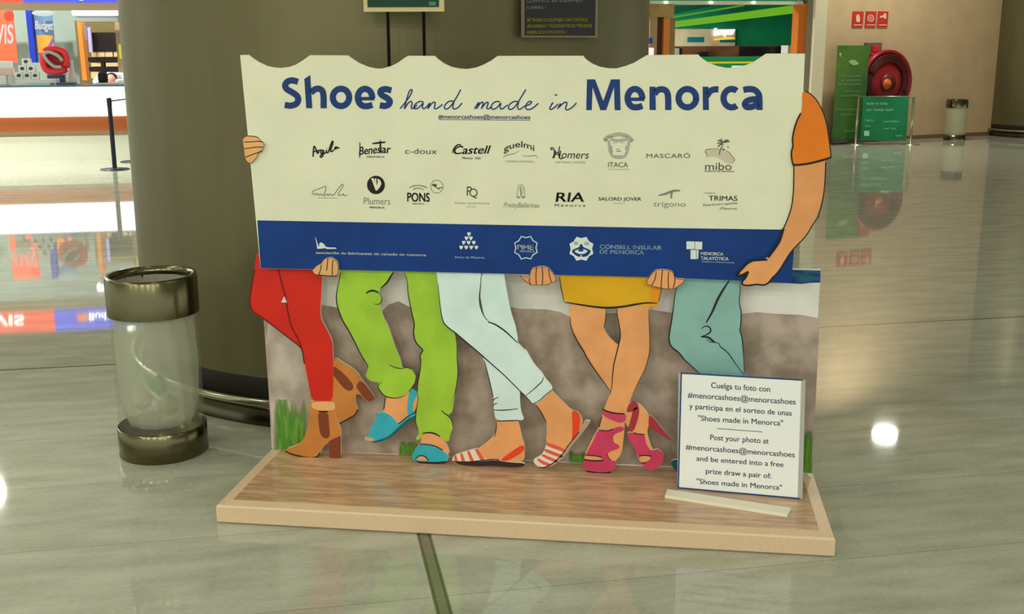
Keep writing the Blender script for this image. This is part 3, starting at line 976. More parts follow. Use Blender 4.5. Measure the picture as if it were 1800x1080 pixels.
for pts in (arc(72, 417, 58, 73, 5, -268) + [(98, 489), (132, 478)], [(228, 385), (250, 352), (285, 345), (320, 356), (336, 395), (336, 511)], arc(487, 417, 70, 73, 0, 372), [(640, 400), (668, 358), (700, 347), (733, 348)],
            arc(838, 417, 65, 73, -52, -308), [(930, 352), (975, 343), (1022, 350), (1054, 385), (1058, 430), (1058, 511)], [(1056, 425), (1000, 425), (955, 440), (938, 465), (955, 490), (1000, 487), (1052, 460)]):
    stroke_mb(M, BN, c7(pts), WB, O)
stroke_mb(M, BN, c7([(30, 426), (148, 426)]), 6.2, O)
poly_mb(M, BN, c7([(188, 326), (234, 326), (238, 511), (188, 511)]), O, None, 0)
poly_mb(M, BN, c7([(608, 326), (654, 326), (658, 511), (610, 511)]), O, None, 0)
M.build('lettering', navy, e)
SC = [h2([(1365, 500), (1400, 458), (1440, 405), (1462, 360), (1455, 345), (1436, 362), (1415, 430), (1398, 502)]),
      h2([(1400, 500), (1428, 455), (1450, 440), (1462, 452), (1450, 492), (1462, 503), (1490, 480), (1500, 470)]),
      h2([(1550, 448), (1520, 440), (1485, 462), (1470, 490), (1485, 505), (1515, 492), (1552, 447), (1538, 490), (1552, 505), (1580, 480), (1605, 447), (1583, 502)]),
      h2([(1583, 500), (1620, 452), (1640, 446), (1643, 465), (1632, 495), (1648, 505), (1685, 480), (1700, 465)]),
      h3([(212, 440), (175, 440), (140, 475), (140, 503), (170, 503), (215, 447), (245, 395), (270, 348)]), h3([(215, 447), (203, 490), (218, 507), (250, 492), (280, 455)]),
      h3([(378, 502), (402, 462), (415, 447), (405, 480), (395, 502)]), h3([(393, 500), (425, 455), (445, 446), (447, 462), (432, 502)]),
      h3([(432, 500), (465, 455), (485, 447), (487, 462), (472, 495), (488, 506), (515, 480)]),
      h3([(580, 447), (550, 440), (515, 465), (508, 495), (528, 508), (560, 490), (590, 447), (578, 490), (592, 508), (622, 485), (640, 470)]),
      h3([(722, 445), (690, 440), (650, 470), (645, 500), (665, 510), (700, 485), (735, 430), (785, 348)]), h3([(728, 447), (716, 490), (730, 510), (760, 492), (775, 478)]),
      h3([(775, 480), (812, 470), (835, 447), (815, 440), (788, 462), (780, 495), (800, 512), (840, 497), (884, 457)]),
      h3([(985, 470), (1003, 445), (985, 475), (970, 500), (982, 510), (1015, 488), (1040, 462)]), h3([(1012, 396), (1032, 388)]),
      h3([(1035, 503), (1062, 450), (1050, 490)]), h3([(1045, 490), (1085, 452), (1108, 447), (1110, 465), (1095, 500), (1112, 514), (1150, 492), (1185, 455)])]
strokes('script_lettering', BN, SC, 2.3, navy, e, O)
text('hashtag', BN, [('#menorcashoes@menorcashoes', 770.5, 208.5, 932, 209.5, 7.5)], navy, e, O, bold=.02)
strokes('hashtag_rule', BN, [[(771, 210.4), (932, 211.4)]], .9, navy, e, O)

# row of names, upper
strokes('logo', BN, [l5([(302, 335), (304, 270), (312, 212), (335, 262), (350, 305)]), l5([(300, 285), (340, 270), (360, 272)]), l5([(358, 300), (362, 265), (388, 262)]),
                     l5([(408, 262), (385, 272), (382, 298), (400, 302), (415, 258), (410, 315), (390, 345), (372, 330), (395, 308), (445, 290)]), l5([(440, 262), (445, 292), (462, 290)]),
                     l5([(462, 292), (485, 215), (508, 160), (513, 190), (485, 262), (490, 285), (525, 262)]), l5([(548, 225), (526, 245), (538, 258), (554, 228), (558, 248), (580, 236)]),
                     l5([(450, 250), (452, 246)])], 2.5, ink, e, O)
text('logo', BN, [('Benes', 631, 272.5, 668, 269, 15, dict(shear=.12)), ('ar', 671, 269, 686, 269.5, 15, dict(shear=.1))], ink, e, O, bold=.02)
strokes('logo_bar', BN, [(3.4, l5([(925, 196), (990, 188), (1068, 180)])), (3.2, l5([(1010, 162), (1012, 230), (1018, 300)])), (2, l5([(795, 180), (797, 270), (793, 348)]))], 2, ink, e, O, True, 1)
text('logo', BN, [('MENORCA', 645, 277.2, 676, 277.6, 3.2)], ink_soft, e, O, bold=.02)
text('logo', BN, [('c-doux', 712, 270.5, 768, 271, 10.5)], ink_soft, e, O, bold=-.005)
text('logo', BN, [('Castell', 795.5, 271.2, 858, 270, 15, dict(shear=.35)), ('Menorca  1925', 812, 279.5, 844, 280.5, 4, dict(shear=.2))], ink, e, O, bold=.018)
strokes('logo_swash', BN, [l6([(95, 300), (92, 275), (120, 225), (160, 203), (182, 212), (165, 225)])], 2.4, ink, e, O, True)
text('logo', BN, [('guelmi', 885.5, 268, 939, 266, 11.5, dict(bend=8))], ink_soft, e, O, bold=.012)
strokes('logo_swash', BN, [l6([(632, 350), (636, 325), (690, 312), (745, 303), (795, 272)]), l6([(825, 316), (860, 328), (920, 328), (960, 318), (985, 330), (988, 352)])], 1.3, ink_grey, e, O, True)
text('logo', BN, [('TORNERIA DE MENORCA', 888, 285.5, 939, 286, 3.4)], ink_grey, e, O)
text('logo', BN, [('Homers', 973, 278, 1034, 279, 14, dict(shear=.2))], ink, e, O, bold=.004)
strokes('logo_swash', BN, [l6([(1150, 262), (1128, 258), (1130, 238), (1150, 238), (1168, 262), (1165, 310), (1148, 352)]), l6([(1222, 225), (1212, 290), (1215, 340), (1235, 360), (1262, 345)]), l6([(1165, 300), (1215, 285)])], 1.8, ink, e, O)
text('logo', BN, [('ARTISAN SHOES', 975.5, 287, 1028.5, 287.6, 3.6)], ink_grey, e, O)
b10 = crop(1030, 220, 12)
strokes('logo_head', BN, [(7, b10([(390, 330), (440, 260), (520, 235), (620, 205), (700, 190), (800, 215), (900, 250), (985, 345)])), (4.5, b10([(480, 330), (490, 430), (505, 560), (560, 660), (640, 690), (740, 690), (820, 660), (870, 560), (900, 430), (905, 330)])),
                          (4.5, b10([(520, 300), (640, 330), (760, 320), (880, 300)])), (1.4, b10([(570, 375), (620, 365), (665, 375)])), (1.4, b10([(715, 372), (760, 362), (800, 375)]))], 2, ink_pale, e, O)
strokes('logo_head_lines', BN, [(1.6, b10([(440, 258), (520, 245), (580, 250)])), (1.6, b10([(825, 250), (860, 240), (905, 252)])), (4, b10([(395, 345), (430, 310), (450, 300)])), (3, b10([(950, 300), (975, 345)])),
                                (1.6, b10([(645, 510), (705, 510)])), (1.8, b10([(635, 548), (690, 556), (745, 545)])), (1.6, b10([(530, 430), (540, 520), (560, 590)])), (1.6, b10([(850, 430), (835, 520)])), (1.2, b10([(590, 645), (690, 650), (760, 640)]))],
        1.5, ink_grey, e, O + .0003, True)
text('logo', BN, [('ITACA', 1069, 294, 1104, 294.3, 9.2)], ink_soft, e, O)
text('logo', BN, [('FOR YOUR JOURNEY', 1069, 298.8, 1107, 299, 2.2)], ink_grey, e, O)
text('logo', BN, [('MASCARÓ', 1136.5, 278, 1213, 277.8, 8)], ink_soft, e, O, spacing=1.1)
lm = crop(1220, 230, 7.2)
decal('logo_island', BN, [lm([(135, 262), (160, 235), (240, 230), (320, 228), (400, 245), (450, 275), (465, 310), (500, 340), (515, 370), (485, 415), (430, 415), (370, 380), (300, 335), (230, 325), (155, 338), (165, 295)])], mat('island_tint', (184, 178, 146), .5), e, O, 1)
strokes('logo_palm', BN, [(1.0, lm([(155, 338), (165, 295), (135, 262), (160, 235), (240, 230), (320, 228)])), (1.0, lm([(400, 245), (450, 275), (465, 310), (500, 340), (515, 370), (485, 415)])), (1.8, lm([(370, 180), (335, 230), (325, 270), (322, 310)])),
                          (2.2, lm([(370, 170), (330, 175), (300, 205)])), (2.2, lm([(365, 160), (320, 150), (290, 165)])), (2.4, lm([(370, 150), (330, 120), (295, 128)])), (2.4, lm([(370, 145), (400, 120), (440, 120)])), (2.2, lm([(375, 150), (420, 138), (455, 138)])),
                          (1.6, lm([(360, 150), (345, 110), (345, 95)])), (3, lm([(425, 205), (438, 210)])), (3, lm([(355, 235), (385, 238)]))], 2, ink_soft, e, O + .0004, True)
text('logo', BN, [('mibo', 1239.5, 299, 1286, 299, 14)], ink_soft, e, O)
text('logo', BN, [('AVARCAS DE MENORCA', 1238, 302.3, 1291, 302.8, 2.6)], ink_soft, e, O, bold=.02)
# lower row
strokes('logo', BN, [l5([(288, 738), (310, 715), (322, 742), (345, 715), (355, 745), (385, 720), (392, 748), (415, 735), (432, 700), (438, 645), (425, 645), (370, 672), (310, 690), (292, 712)]),
                     l5([(415, 735), (428, 752), (452, 722), (462, 748), (485, 722), (498, 746), (520, 735)]), l5([(520, 740), (575, 660), (608, 622), (622, 630), (605, 670), (565, 725), (575, 748), (600, 735), (628, 722), (618, 742), (632, 748), (665, 738)]),
                     (.7, l5([(350, 768), (560, 772)]))], 1.5, ink_grey, e, O)
decal('logo_disc', BN, [[p for p in circle(660.8, 325.3, 15.7, 16.3, 36)]], ink, e, O, 0)
decal('logo_letter', BN, [l5([(915, 562), (940, 558), (978, 690), (962, 690)]), l5([(950, 570), (968, 562), (972, 640), (985, 600), (978, 565), (1010, 580), (1022, 620), (1010, 650), (975, 692), (965, 660)])], paper, e, O + .0004, 0)
text('logo', BN, [('Plumers', 639.5, 359.2, 686, 360, 12.5)], ink_grey, e, O, bold=-.008)
text('logo', BN, [('MENORCA', 649.5, 366.5, 676, 367, 3.4)], ink_soft, e, O, bold=.03)
text('logo', BN, [('PONS', 716, 354.2, 755, 354.8, 16)], ink, e, O, bold=.03)
text('logo', BN, [('AVARCAS DESDE', 719.5, 331.5, 751, 332, 3, dict(bend=4.2)), ('MENORCA', 726, 334.6, 745, 335, 2.6, dict(bend=2.5)), ('MENORCA', 725, 359.6, 746, 360, 2.8)], ink_soft, e, O, bold=.01)
strokes('logo_ring', BN, [(.8, circle(767.8, 328.3, 10.8, 11.4, 28) + [circle(767.8, 328.3, 10.8, 11.4, 28)[0]]), (3.6, l5([(1560, 632), (1590, 632), (1605, 640)])), (1.4, l5([(1560, 632), (1600, 655), (1635, 682)])), (1.6, l5([(1625, 665), (1650, 660), (1665, 655)]))], 1, ink_soft, e, O, sm=0)
text('logo', BN, [('P', 820.5, 344, 829.5, 344, 17), ('Q', 825, 346, 839.5, 346.3, 15.5)], ink_soft, e, O)
text('logo', BN, [('PONS QUINTANA', 799.5, 358.8, 861, 359.5, 3.4), ('MENORCA', 820, 364.6, 838, 364.8, 2)], ink_grey, e, O)
strokes('logo_slippers', BN, [l6([(775, 770), (770, 740), (782, 660), (790, 632), (835, 632), (848, 660), (852, 740), (855, 768)]), l6([(800, 650), (812, 740), (820, 760)]), l6([(832, 655), (822, 740), (818, 760)]), l6([(812, 640), (812, 740)]),
                              (3, l6([(775, 755), (800, 768)])), (3, l6([(825, 768), (852, 757)]))], .9, ink_grey, e, O)
text('logo', BN, [('PrettyBallerinas', 885, 364.5, 947, 365.5, 9, dict(shear=.3))], ink_grey, e, O, bold=-.005)
text('logo', BN, [('RIA', 977, 354.8, 1026, 354.8, 17, dict(shear=.15, bold=.02))], ink, e, O)
text('logo', BN, [('Menorca', 975.5, 363.3, 1029, 363.6, 5, dict(spacing=1.5))], ink, e, O, bold=.01)
text('logo', BN, [('SALORD JOVER', 1052, 352.6, 1127, 353, 6)], ink, e, O, bold=.012)
text('logo', BN, [('MENORCA', 1078, 358.4, 1099, 358.6, 1.8)], ink_grey, e, O)
strokes('logo_mark', BN, [(4.4, l7([(765, 742), (830, 730), (890, 705), (940, 690), (995, 692)])), (3.6, l7([(905, 700), (902, 740), (898, 775)]))], 3, ink_grey, e, O, True)
text('logo', BN, [('trigono', 1148.5, 363, 1205, 363.5, 9.5)], ink_grey, e, O, bold=.004)
text('logo', BN, [('TRIMAS', 1246, 352.8, 1296, 353.2, 9)], ink, e, O, bold=.008)
text('logo', BN, [('CALZADOS', 1237, 341, 1257, 341, 2.6), ('Especial para zapatillas', 1235.5, 362.5, 1296, 359, 4.5, dict(shear=.3)), ('(Menorca)', 1265, 368.6, 1295, 368.8, 4.5, dict(shear=.3))], ink_soft, e, O)
# names on the blue band
O = .0014
decal('logo', BN, [bS([(323, 216), (334, 240), (352, 300), (364, 328), (368, 290), (385, 277), (410, 290), (440, 326), (480, 331), (540, 332), (550, 345), (450, 348), (425, 338), (400, 343), (346, 346), (338, 290)])], band_w, bnd, O, 0)
text('logo', BN, [('asociación de fabricantes de calzado de menorca', 555.5, 446.3, 749, 450.6, 4.6)], band_w, bnd, O, bold=.03)
dr = []
for cx_, cy_ in [(200, 97), (180, 130), (215, 130), (158, 165), (197, 165), (238, 165), (138, 203), (178, 203), (218, 203), (258, 203)]:
    dr.append(b8([(cx_ - 14, cy_ - 13), (cx_ + 14, cy_ - 13), (cx_ + 15, cy_ - 2), (cx_ + 2, cy_ + 17), (cx_ - 3, cy_ + 17), (cx_ - 15, cy_ - 2)]))
decal('logo_drops', BN, dr, band_w, bnd, O, 1)
text('logo', BN, [('Amics de Menorca', 799, 454, 852, 455, 4)], band_w2, bnd, O)


def octa(cx_, cy_, R_, r_, sq=1.0):
    p = []
    for k in range(8):
        a = math.radians(22.5 + 45 * k)
        a2 = math.radians(45 + 45 * k)
        p.append((cx_ + R_ * math.cos(a), cy_ + sq * R_ * math.sin(a)))
        p.append((cx_ + r_ * math.cos(a2), cy_ + sq * r_ * math.sin(a2)))
    return p


oc = octa(924.5, 435.7, 21.5, 17.6)
strokes('logo_octagon', BN, [oc + [oc[0]]], 1.8, band_w, bnd, O, sm=0)
text('logo', BN, [('PIME', 909.6, 438.6, 937, 439.4, 8.5), ('MENORCA', 914, 443.3, 940, 444, 3)], band_w, bnd, O, bold=.018)
decal('logo_octagon', BN, [octa(1022, 437.6, 22.8, 18.8)], band_w, bnd, O, 0)
decal('logo_eye', BN, [b9([(128, 385), (275, 325), (275, 280), (322, 280), (325, 325), (468, 382), (440, 440), (390, 485), (330, 492), (250, 490), (190, 455)])], band_m, bnd, O + .0004, 1)
decal('logo_eye_white', BN, [b9([(180, 392), (260, 362), (345, 362), (415, 392), (370, 430), (310, 448), (235, 435)]), b9([(285, 462), (312, 462), (312, 492), (285, 492)])], band_w, bnd, O + .0008, 1)
decal('logo_eye_dark', BN, [b9([(245, 378), (300, 350), (345, 378), (325, 400), (260, 402)])], band_m, bnd, O + .0012, 1)
strokes('logo_shade', BN, [(7, b9([(180, 265), (245, 262)])), (7, b9([(355, 268), (425, 272)]))], 5, ink_pale, bnd, O + .0005, True)
text('logo', BN, [('CONSELL INSULAR', 1054.5, 437.2, 1163, 439.3, 7.2), ('DE MENORCA', 1054.5, 446, 1132, 447.6, 7.2)], band_w2, bnd, O, bold=.022)
decal('logo_block', BN, [bT([(160, 147), (245, 149), (245, 229), (160, 229)]), bT([(250, 149), (328, 152), (325, 233), (250, 231)]), bT([(203, 238), (262, 238), (262, 335), (203, 335)]), bT([(267, 238), (288, 238), (284, 330), (267, 335)])], band_w, bnd, O, 0)
text('logo', BN, [('MENORCA', 1232, 448.4, 1271.5, 449.4, 5.6), ('TALAYÓTICA', 1232, 456.8, 1280.5, 458, 5.8)], band_w, bnd, O, bold=.045)
text('logo', BN, [('CANDIDATA A PATRIMONIO MUNDIAL', 1233.5, 461.3, 1291.5, 463.4, 2.4)], band_w2, bnd, O)

# ---------------------------------------------------------- leaning notice in its clear holder
b0 = atz(1192, 858, H + .002)
b1 = atz(1410.5, 878, H + .002)
tL = Plane((0, -0.062, 0), (0, -1, 0))(1197, 656.5)
bx = (b1 - b0)
upv = (tL - b0)
nn = bx.cross(upv).normalized()              # faces the viewer
if nn.y > 0:
    nn = -nn
SG = Plane(b0, nn)
e = empty('notice_holder', (b0 + b1) / 2, 'cream photo-contest notice in clear holder leaning at the right end of the platform', 'notice')
clear_m = bpy.data.materials.new('clear_acrylic')
clear_m.use_nodes = True
nt = clear_m.node_tree
nt.nodes.clear()
o_ = nt.nodes.new('ShaderNodeOutputMaterial')
mx = nt.nodes.new('ShaderNodeMixShader')
tr0 = nt.nodes.new('ShaderNodeBsdfTransparent')
gl = nt.nodes.new('ShaderNodeBsdfPrincipled')
gl.inputs['Base Color'].default_value = (.55, .58, .5, 1)
gl.inputs['Roughness'].default_value = .08
gl.inputs['Specular IOR Level'].default_value = .6
tr0.inputs[0].default_value = (.93, .95, .9, 1)
mx.inputs[0].default_value = 0.10
nt.links.new(tr0.outputs[0], mx.inputs[1])
nt.links.new(gl.outputs[0], mx.inputs[2])
nt.links.new(mx.outputs[0], o_.inputs[0])
slab('clear_holder', SG, [(1192.5, 656), (1416, 668.5), (1410.5, 878), (1190.5, 858.5)], mat('holder_back', (150, 152, 134), .3), e, 0, -.004, 0, side=mat('holder_edge', (40, 50, 84), .3))
pg = slab('notice_sheet', SG, [(1198.5, 658), (1408.5, 670), (1402, 875.5), (1193, 857)], mat('notice_paper', (232, 236, 202), .16, spec=.5), e, .0012, .0001, 0)
strokes('navy_border', SG, [(2.4, [(1196.8, 656), (1411, 668.5)]), (2.4, [(1197.6, 656), (1192.3, 858)]), (2.6, [(1192, 858), (1406, 877)])], 2, navy, e, .002, sm=0)
nt_m = mat('notice_ink', (78, 82, 92), .4)
n1 = crop(1150, 640, 3.857)
rows = [('Cuelga tu foto con', 386, 163, 785, 190, 40), ('#menorcashoes@menorcashoes', 228, 229, 958, 276, 40), ('y participa en el sorteo de unas', 238, 303, 932, 352, 38),
        ('"Shoes made in Menorca"', 298, 385, 872, 420, 38), ('Post your photo at', 380, 515, 776, 541, 38), ('#menorcashoes@menorcashoes', 214, 580, 952, 634, 38),
        ('and be entered into a free', 286, 657, 876, 700, 36), ('prize draw a pair of:', 350, 743, 792, 777, 36), ('"Shoes made in Menorca"', 288, 812, 865, 856, 36)]
rr = []
for s_, x0, y0, x1, y1, cap_ in rows:
    (a0, b0_), (a1_, b1_) = n1([(x0, y0), (x1, y1)])
    rr.append((s_, a0, b0_, a1_, b1_, cap_ / 3.857))
text('notice_text', SG, rr, nt_m, pg, .002, bold=.012)
strokes('notice_rule', SG, [n1([(426, 438), (733, 462)])], 1.2, nt_m, pg, .002, sm=0)
# white strip lying in front of it
q = [atz(*p, H) for p in [(1169, 873.5), (1384.5, 907), (1386, 895.5), (1180, 861)]]
M = MB()
hgt = Vector((0, 0, .012))
q = [atz(*p, H + .012) for p in [(1168.5, 871), (1384, 904.5), (1391, 893), (1173, 860)]]
M.add([v - hgt for v in q] + q, [(3, 2, 1, 0), (4, 5, 6, 7), (0, 1, 5, 4), (1, 2, 6, 5), (2, 3, 7, 6), (3, 0, 4, 7)])
o = M.build('white_strip', mat('white_strip', (206, 204, 172), .45), None, bevel=.001)
tagged(o, 'loose white plank strip lying on the platform before the leaning notice', 'strip')

# ---------------------------------------------------------- clear litter bin
bc = Vector((-.552, .182, 0))
e = empty('litter_bin', bc, 'round clear-walled litter bin with steel rims beside the column', 'litter bin')
BR = .186
M = MB()
M.lathe(bc, [(BR - .012, .012), (BR - .004, 0), (BR, .004), (BR, .125), (BR - .003, .128), (BR - .006, .125), (BR - .006, .012), (.001, .012)], 64)
M.build('base_ring', mat('bin_steel', (112, 106, 80), .2, metal=1.0, raw=True), e, smooth=True)
M = MB()
M.lathe(bc, [(BR + .002, .62), (BR + .002, .775), (BR - .004, .785), (BR - .02, .782), (BR - .022, .76), (BR - .006, .62)], 64)
M.build('top_ring', mat('bin_steel', (112, 106, 80), .2, metal=1.0, raw=True), e, smooth=True)


def filmy(name, col, k, rough=.1):
    m_ = clear_m.copy()
    m_.name = name
    for n_ in m_.node_tree.nodes:
        if n_.type == 'MIX_SHADER':
            n_.inputs[0].default_value = k
        if n_.type == 'BSDF_PRINCIPLED':
            n_.inputs['Base Color'].default_value = tuple(lin(c) for c in col) + (1,)
            n_.inputs['Roughness'].default_value = rough
    return m_


M = MB()
M.lathe(bc, [(BR - .007, .125), (BR - .007, .625)], 64)
M.build('clear_wall', filmy('clear_bin_wall', (200, 200, 180), .13, .06), e, smooth=True)
bag = MB()
n_, k_ = 56, 22
vs, fs = [], []
for j in range(k_ + 1):
    t = j / k_
    for i in range(n_):
        a = 2 * math.pi * i / n_
        prof_ = BR - .014 - .004 * math.sin(9 * t)
        if t < .2:
            prof_ *= (.8 + .2 * math.sin(t / .2 * math.pi / 2))
        r_ = prof_ * (1 - .05 * abs(math.sin(a * 7 + 3 * t)) - .035 * abs(math.sin(a * 13 - 5 * t + 1)))
        vs.append(bc + Vector((r_ * math.cos(a), r_ * math.sin(a), .14 + .61 * t)))
for j in range(k_):
    for i in range(n_):
        fs.append((j * n_ + i, j * n_ + (i + 1) % n_, (j + 1) * n_ + (i + 1) % n_, (j + 1) * n_ + i))
fs.append(tuple(reversed(range(n_))))
bag.add(vs, fs)
o = bag.build('bin_bag', filmy('thin_bag_film', (216, 214, 200), .46, .35), None, smooth=True)
tagged(o, 'thin see-through white bag lining the clear litter bin', 'bin bag')
g = MB()
cg = bc + Vector((.055, -.115, .335))
vs, fs = [], []
for j in range(9):
    for i in range(14):
        th, ph = math.pi * j / 8, 2 * math.pi * i / 14
        r_ = .03 * (1 + .22 * math.sin(3 * ph + j))
        vs.append(cg + Vector((r_ * math.sin(th) * math.cos(ph), r_ * math.sin(th) * math.sin(ph) * .7, r_ * 1.25 * math.cos(th))))
for j in range(8):
    for i in range(14):
        fs.append((j * 14 + i, (j + 1) * 14 + i, (j + 1) * 14 + (i + 1) % 14, j * 14 + (i + 1) % 14))
g.add(vs, fs)
tagged(g.build('crumpled_wrapper', mat('green_wrapper', (40, 128, 60), .4), None, smooth=True), 'crumpled green wrapper inside the lined litter bin', 'litter')
for cgx, dz, col in ((-.05, -.03, (176, 170, 140)), (.07, -.045, (150, 140, 104))):
    g = MB()
    vs = []
    fs = []
    cg = bc + Vector((cgx, -.07, .28 + dz))
    for j in range(9):
        for i in range(14):
            th, ph = math.pi * j / 8, 2 * math.pi * i / 14
            r_ = .045 * (1 + .2 * math.sin(4 * ph + 2 * j))
            vs.append(cg + Vector((r_ * math.sin(th) * math.cos(ph), r_ * math.sin(th) * math.sin(ph), r_ * .8 * math.cos(th))))
    for j in range(8):
        for i in range(14):
            fs.append((j * 14 + i, (j + 1) * 14 + i, (j + 1) * 14 + (i + 1) % 14, j * 14 + (i + 1) % 14))
    g.add(vs, fs)
    tagged(g.build('crumpled_paper', mat('waste_%d' % col[0], col, .6), None, smooth=True),
           'crumpled %s paper at the bottom of the lined litter bin' % ('cream' if cgx < 0 else 'tan'), 'litter')

# ================================================================== BACKGROUND
def emis(name, rgb, s):
    return mat(name, rgb, raw=True, emit=s)


class Face:
    """an upright plane facing the viewer; boxes are laid on it by their outline and given real depth"""
    def __init__(s, p0, n):
        s.n = Vector(n).normalized()
        s.pl = Plane(p0, s.n)
        s.t = Vector((-s.n.y, s.n.x, 0)).normalized()
        if s.t.x < 0:
            s.t = -s.t

    def __call__(s, x, y, off=0.0):
        return s.pl(x, y, off)

    def box(s, M, x0, y0, x1, y1, d=.05, off=0.0, mi=0, mirror=False, zb_=None):
        ym, xm = (y0 + y1) / 2, (x0 + x1) / 2
        a, b = s.pl(x0, ym, off), s.pl(x1, ym, off)
        zt, zb = s.pl(xm, y0, off).z, s.pl(xm, y1, off).z
        if mirror:
            zt, zb = -zt, -zb
        a.z = b.z = 0
        zb = zb if zb_ is None else zb_
        M.box(a + Z * zb, b - a, -s.n * d, Z * (zt - zb), mi)
        return M


def FB(v):
    return Face(BV * v, -BV)


def part(name, face, boxes, mt, parent=None, bevel=0, mirror=False, zb_=None):
    M = MB()
    for b in boxes:
        face.box(M, *b[:4], *(b[4:]), mirror=mirror, zb_=zb_)
    return M.build(name, mt, parent, bevel=bevel)


V0 = 13.85
CF = FB(V0)
# ---- left: car-hire counter
e = empty('rental_counter', Bp(-4.0, V0), 'long glowing white service counter with brown band and cream base at far left', 'counter')
part('lit_front', CF, [(-160, 153.5, 330, 205.5, .06, .04)], emis('counter_glow', (250, 254, 255), 2.6), e)
part('wood_band', CF, [(-160, 206, 330, 231, .08, .02)], mat('counter_wood', (164, 88, 40), .45), e)
part('recess', CF, [(-160, 231, 330, 240, .05, -.05)], mat('counter_recess_shade', (176, 160, 122), .6), e)  # shade of the recess is put into its darker tan
part('base', CF, [(-160, 240, 330, 284.5, .5, 0)], mat('counter_stone', (236, 224, 184), .4), e)
part('worktop', CF, [(-160, 150.5, 330, 153.4, .85, .05)], mat('worktop_dark', (60, 84, 84), .3), e)
M = MB()
M.box(Bp(-12, 17.0, 0), BU * 12.5, BV * .1, Z * 3.4)
tagged(M.build('wall_left', mat('booth_wall', (120, 134, 118), .6), None), kind='structure')
M = MB()
zt_ = CF(100, 4).z
M.box(Bp(-12, V0 - .02, CF(100, 17.5).z), BU * 12.5, BV * .3, Z * (zt_ - CF(100, 17.5).z))
tagged(M.build('trim_1', mat('booth_beam', (168, 152, 112), .6), None), kind='structure')
# fascia sign, seen mirrored in the floor
e = empty('fascia_sign', CF(60, 3), 'glowing red and blue car-hire fascia sign above the counter', 'sign')
FM = Mirror(CF.pl)
fz0, fz1 = min(-CF(60, 549).z, CF(100, 3.6).z), -CF(60, 583).z
for nm_, x0, x1, mt in (('red_panel', -170, 95, emis('fascia_red', (255, 62, 34), 2.4)), ('blue_panel', 96, 330, emis('fascia_blue', (60, 70, 240), 2.2))):
    M = MB()
    pa_, pb_ = CF(x0, 562, .05), CF(x1, 562, .05)
    pa_.z = pb_.z = fz0
    M.box(pa_, pb_ - pa_, BV * .12, Z * (fz1 - fz0))
    M.build(nm_, mt, e)
M = MB()
text_mb(M, FM, 'AVIS', -40, 556.5, 41, 554.5, 18, .056, bold=.02, flip=True)
text_mb(M, FM, 'AVIS', -39, 556.5, 42, 554.5, 18, .056, bold=.02, flip=True)
M.build('lettering', emis('fascia_white', (255, 255, 250), 4), e)
M = MB()
text_mb(M, FM, 'Budget', 157, 551, 212, 549, 13, .056, bold=.03, flip=True)
M.build('lettering', emis('fascia_white', (255, 255, 250), 4), e)
M = MB()
poly_mb(M, FM, [(134, 553), (155, 551), (155, 564), (138, 566)], .056, None, 0)
M.build('mark', emis('fascia_orange', (255, 130, 60), 2.2), e)
# hanging banners
K = FB(16.4)
e = empty('hanging_banner', K(8, 60), 'red banner with white capitals on the booth wall at the left edge', 'banner')
part('sheet', K, [(-22, 17, 27, 110, .02)], mat('hire_red', (226, 74, 44), .5), e)
text('lettering', K, [('AVIS', -24, 77, 23, 76, 35)], emis('letter_white', (250, 250, 250), .8), e, .003, bold=.02)
decal('dot', K, [circle(16, 28, 9)], mat('hire_red_dark', (206, 42, 28), .5), e, .003, 0)
e = empty('hanging_banner', K(75, 60), 'blue and orange banner with white lettering on the booth wall', 'banner')
part('side', K, [(49, 17, 59, 110, .16, .1)], mat('rival_blue', (10, 36, 128), .5), e)
part('sheet', K, [(59, 17, 95, 110, .02)], mat('rival_teal', (76, 104, 122), .5), e)
part('orange_panel', K, [(66, 62, 94, 93, .01, .011)], mat('rival_orange', (240, 120, 40), .5), e)
decal('stripe', K, [[(78, 93), (92, 66), (95, 72), (86, 93)]], mat('rival_plum', (96, 60, 110), .5), e, .013, 0)
text('lettering', K, [('Budget', 62, 51, 93, 52, 15)], emis('letter_white', (250, 250, 250), .8), e, .004, bold=.04)
# lamps in the booth
e = empty('oval_wall_lamp', K(76, 22), 'pale oval lamp above the blue banner', 'lamp')
M = MB()
cpt = K(76, 23, .25)
vs, fs = [], []
for j in range(9):
    for i in range(16):
        th, ph = math.pi * j / 8, 2 * math.pi * i / 16
        vs.append(cpt + BU * (.185 * math.sin(th) * math.cos(ph)) + BV * (.12 * math.sin(th) * math.sin(ph)) + Z * (.05 * math.cos(th)))
for j in range(8):
    for i in range(16):
        fs.append((j * 16 + i, (j + 1) * 16 + i, (j + 1) * 16 + (i + 1) % 16, j * 16 + (i + 1) % 16))
M.add(vs, fs)
M.build('shade', emis('oval_glow', (220, 240, 235), .9), e, smooth=True)
K2 = FB(14.9)
e = empty('light_box', K2(165, 20), 'bright white long light box over the dark doorway', 'light fixture')
part('diffuser', K2, [(125.5, 14.5, 203.5, 27.3, .3)], emis('box_glow', (255, 255, 252), 4.0), e, bevel=.03)
part('housing', K2, [(134, 27.6, 207, 38, .3, -.03)], mat('box_housing', (130, 140, 126), .5), e)
for x_, y_ in ((125, 518), (200, 455)):
    downlight(mirrored(x_, y_, 2.9), .10, 0, 'small round downlight inside the car-hire booth, %s' % ('left one' if x_ == 125 else 'right one by the doorway'),
              'booth downlights', emis('booth_glow', (255, 255, 250), 40))
for k_ in (-7.5, -5.2, -2.9):  # unseen lamps added to brighten the booth walls
    downlight(Bp(k_, 15.6, 3.15), .09, 26, 'added unseen fill downlight high inside the car-hire booth', 'added booth fill lamps')
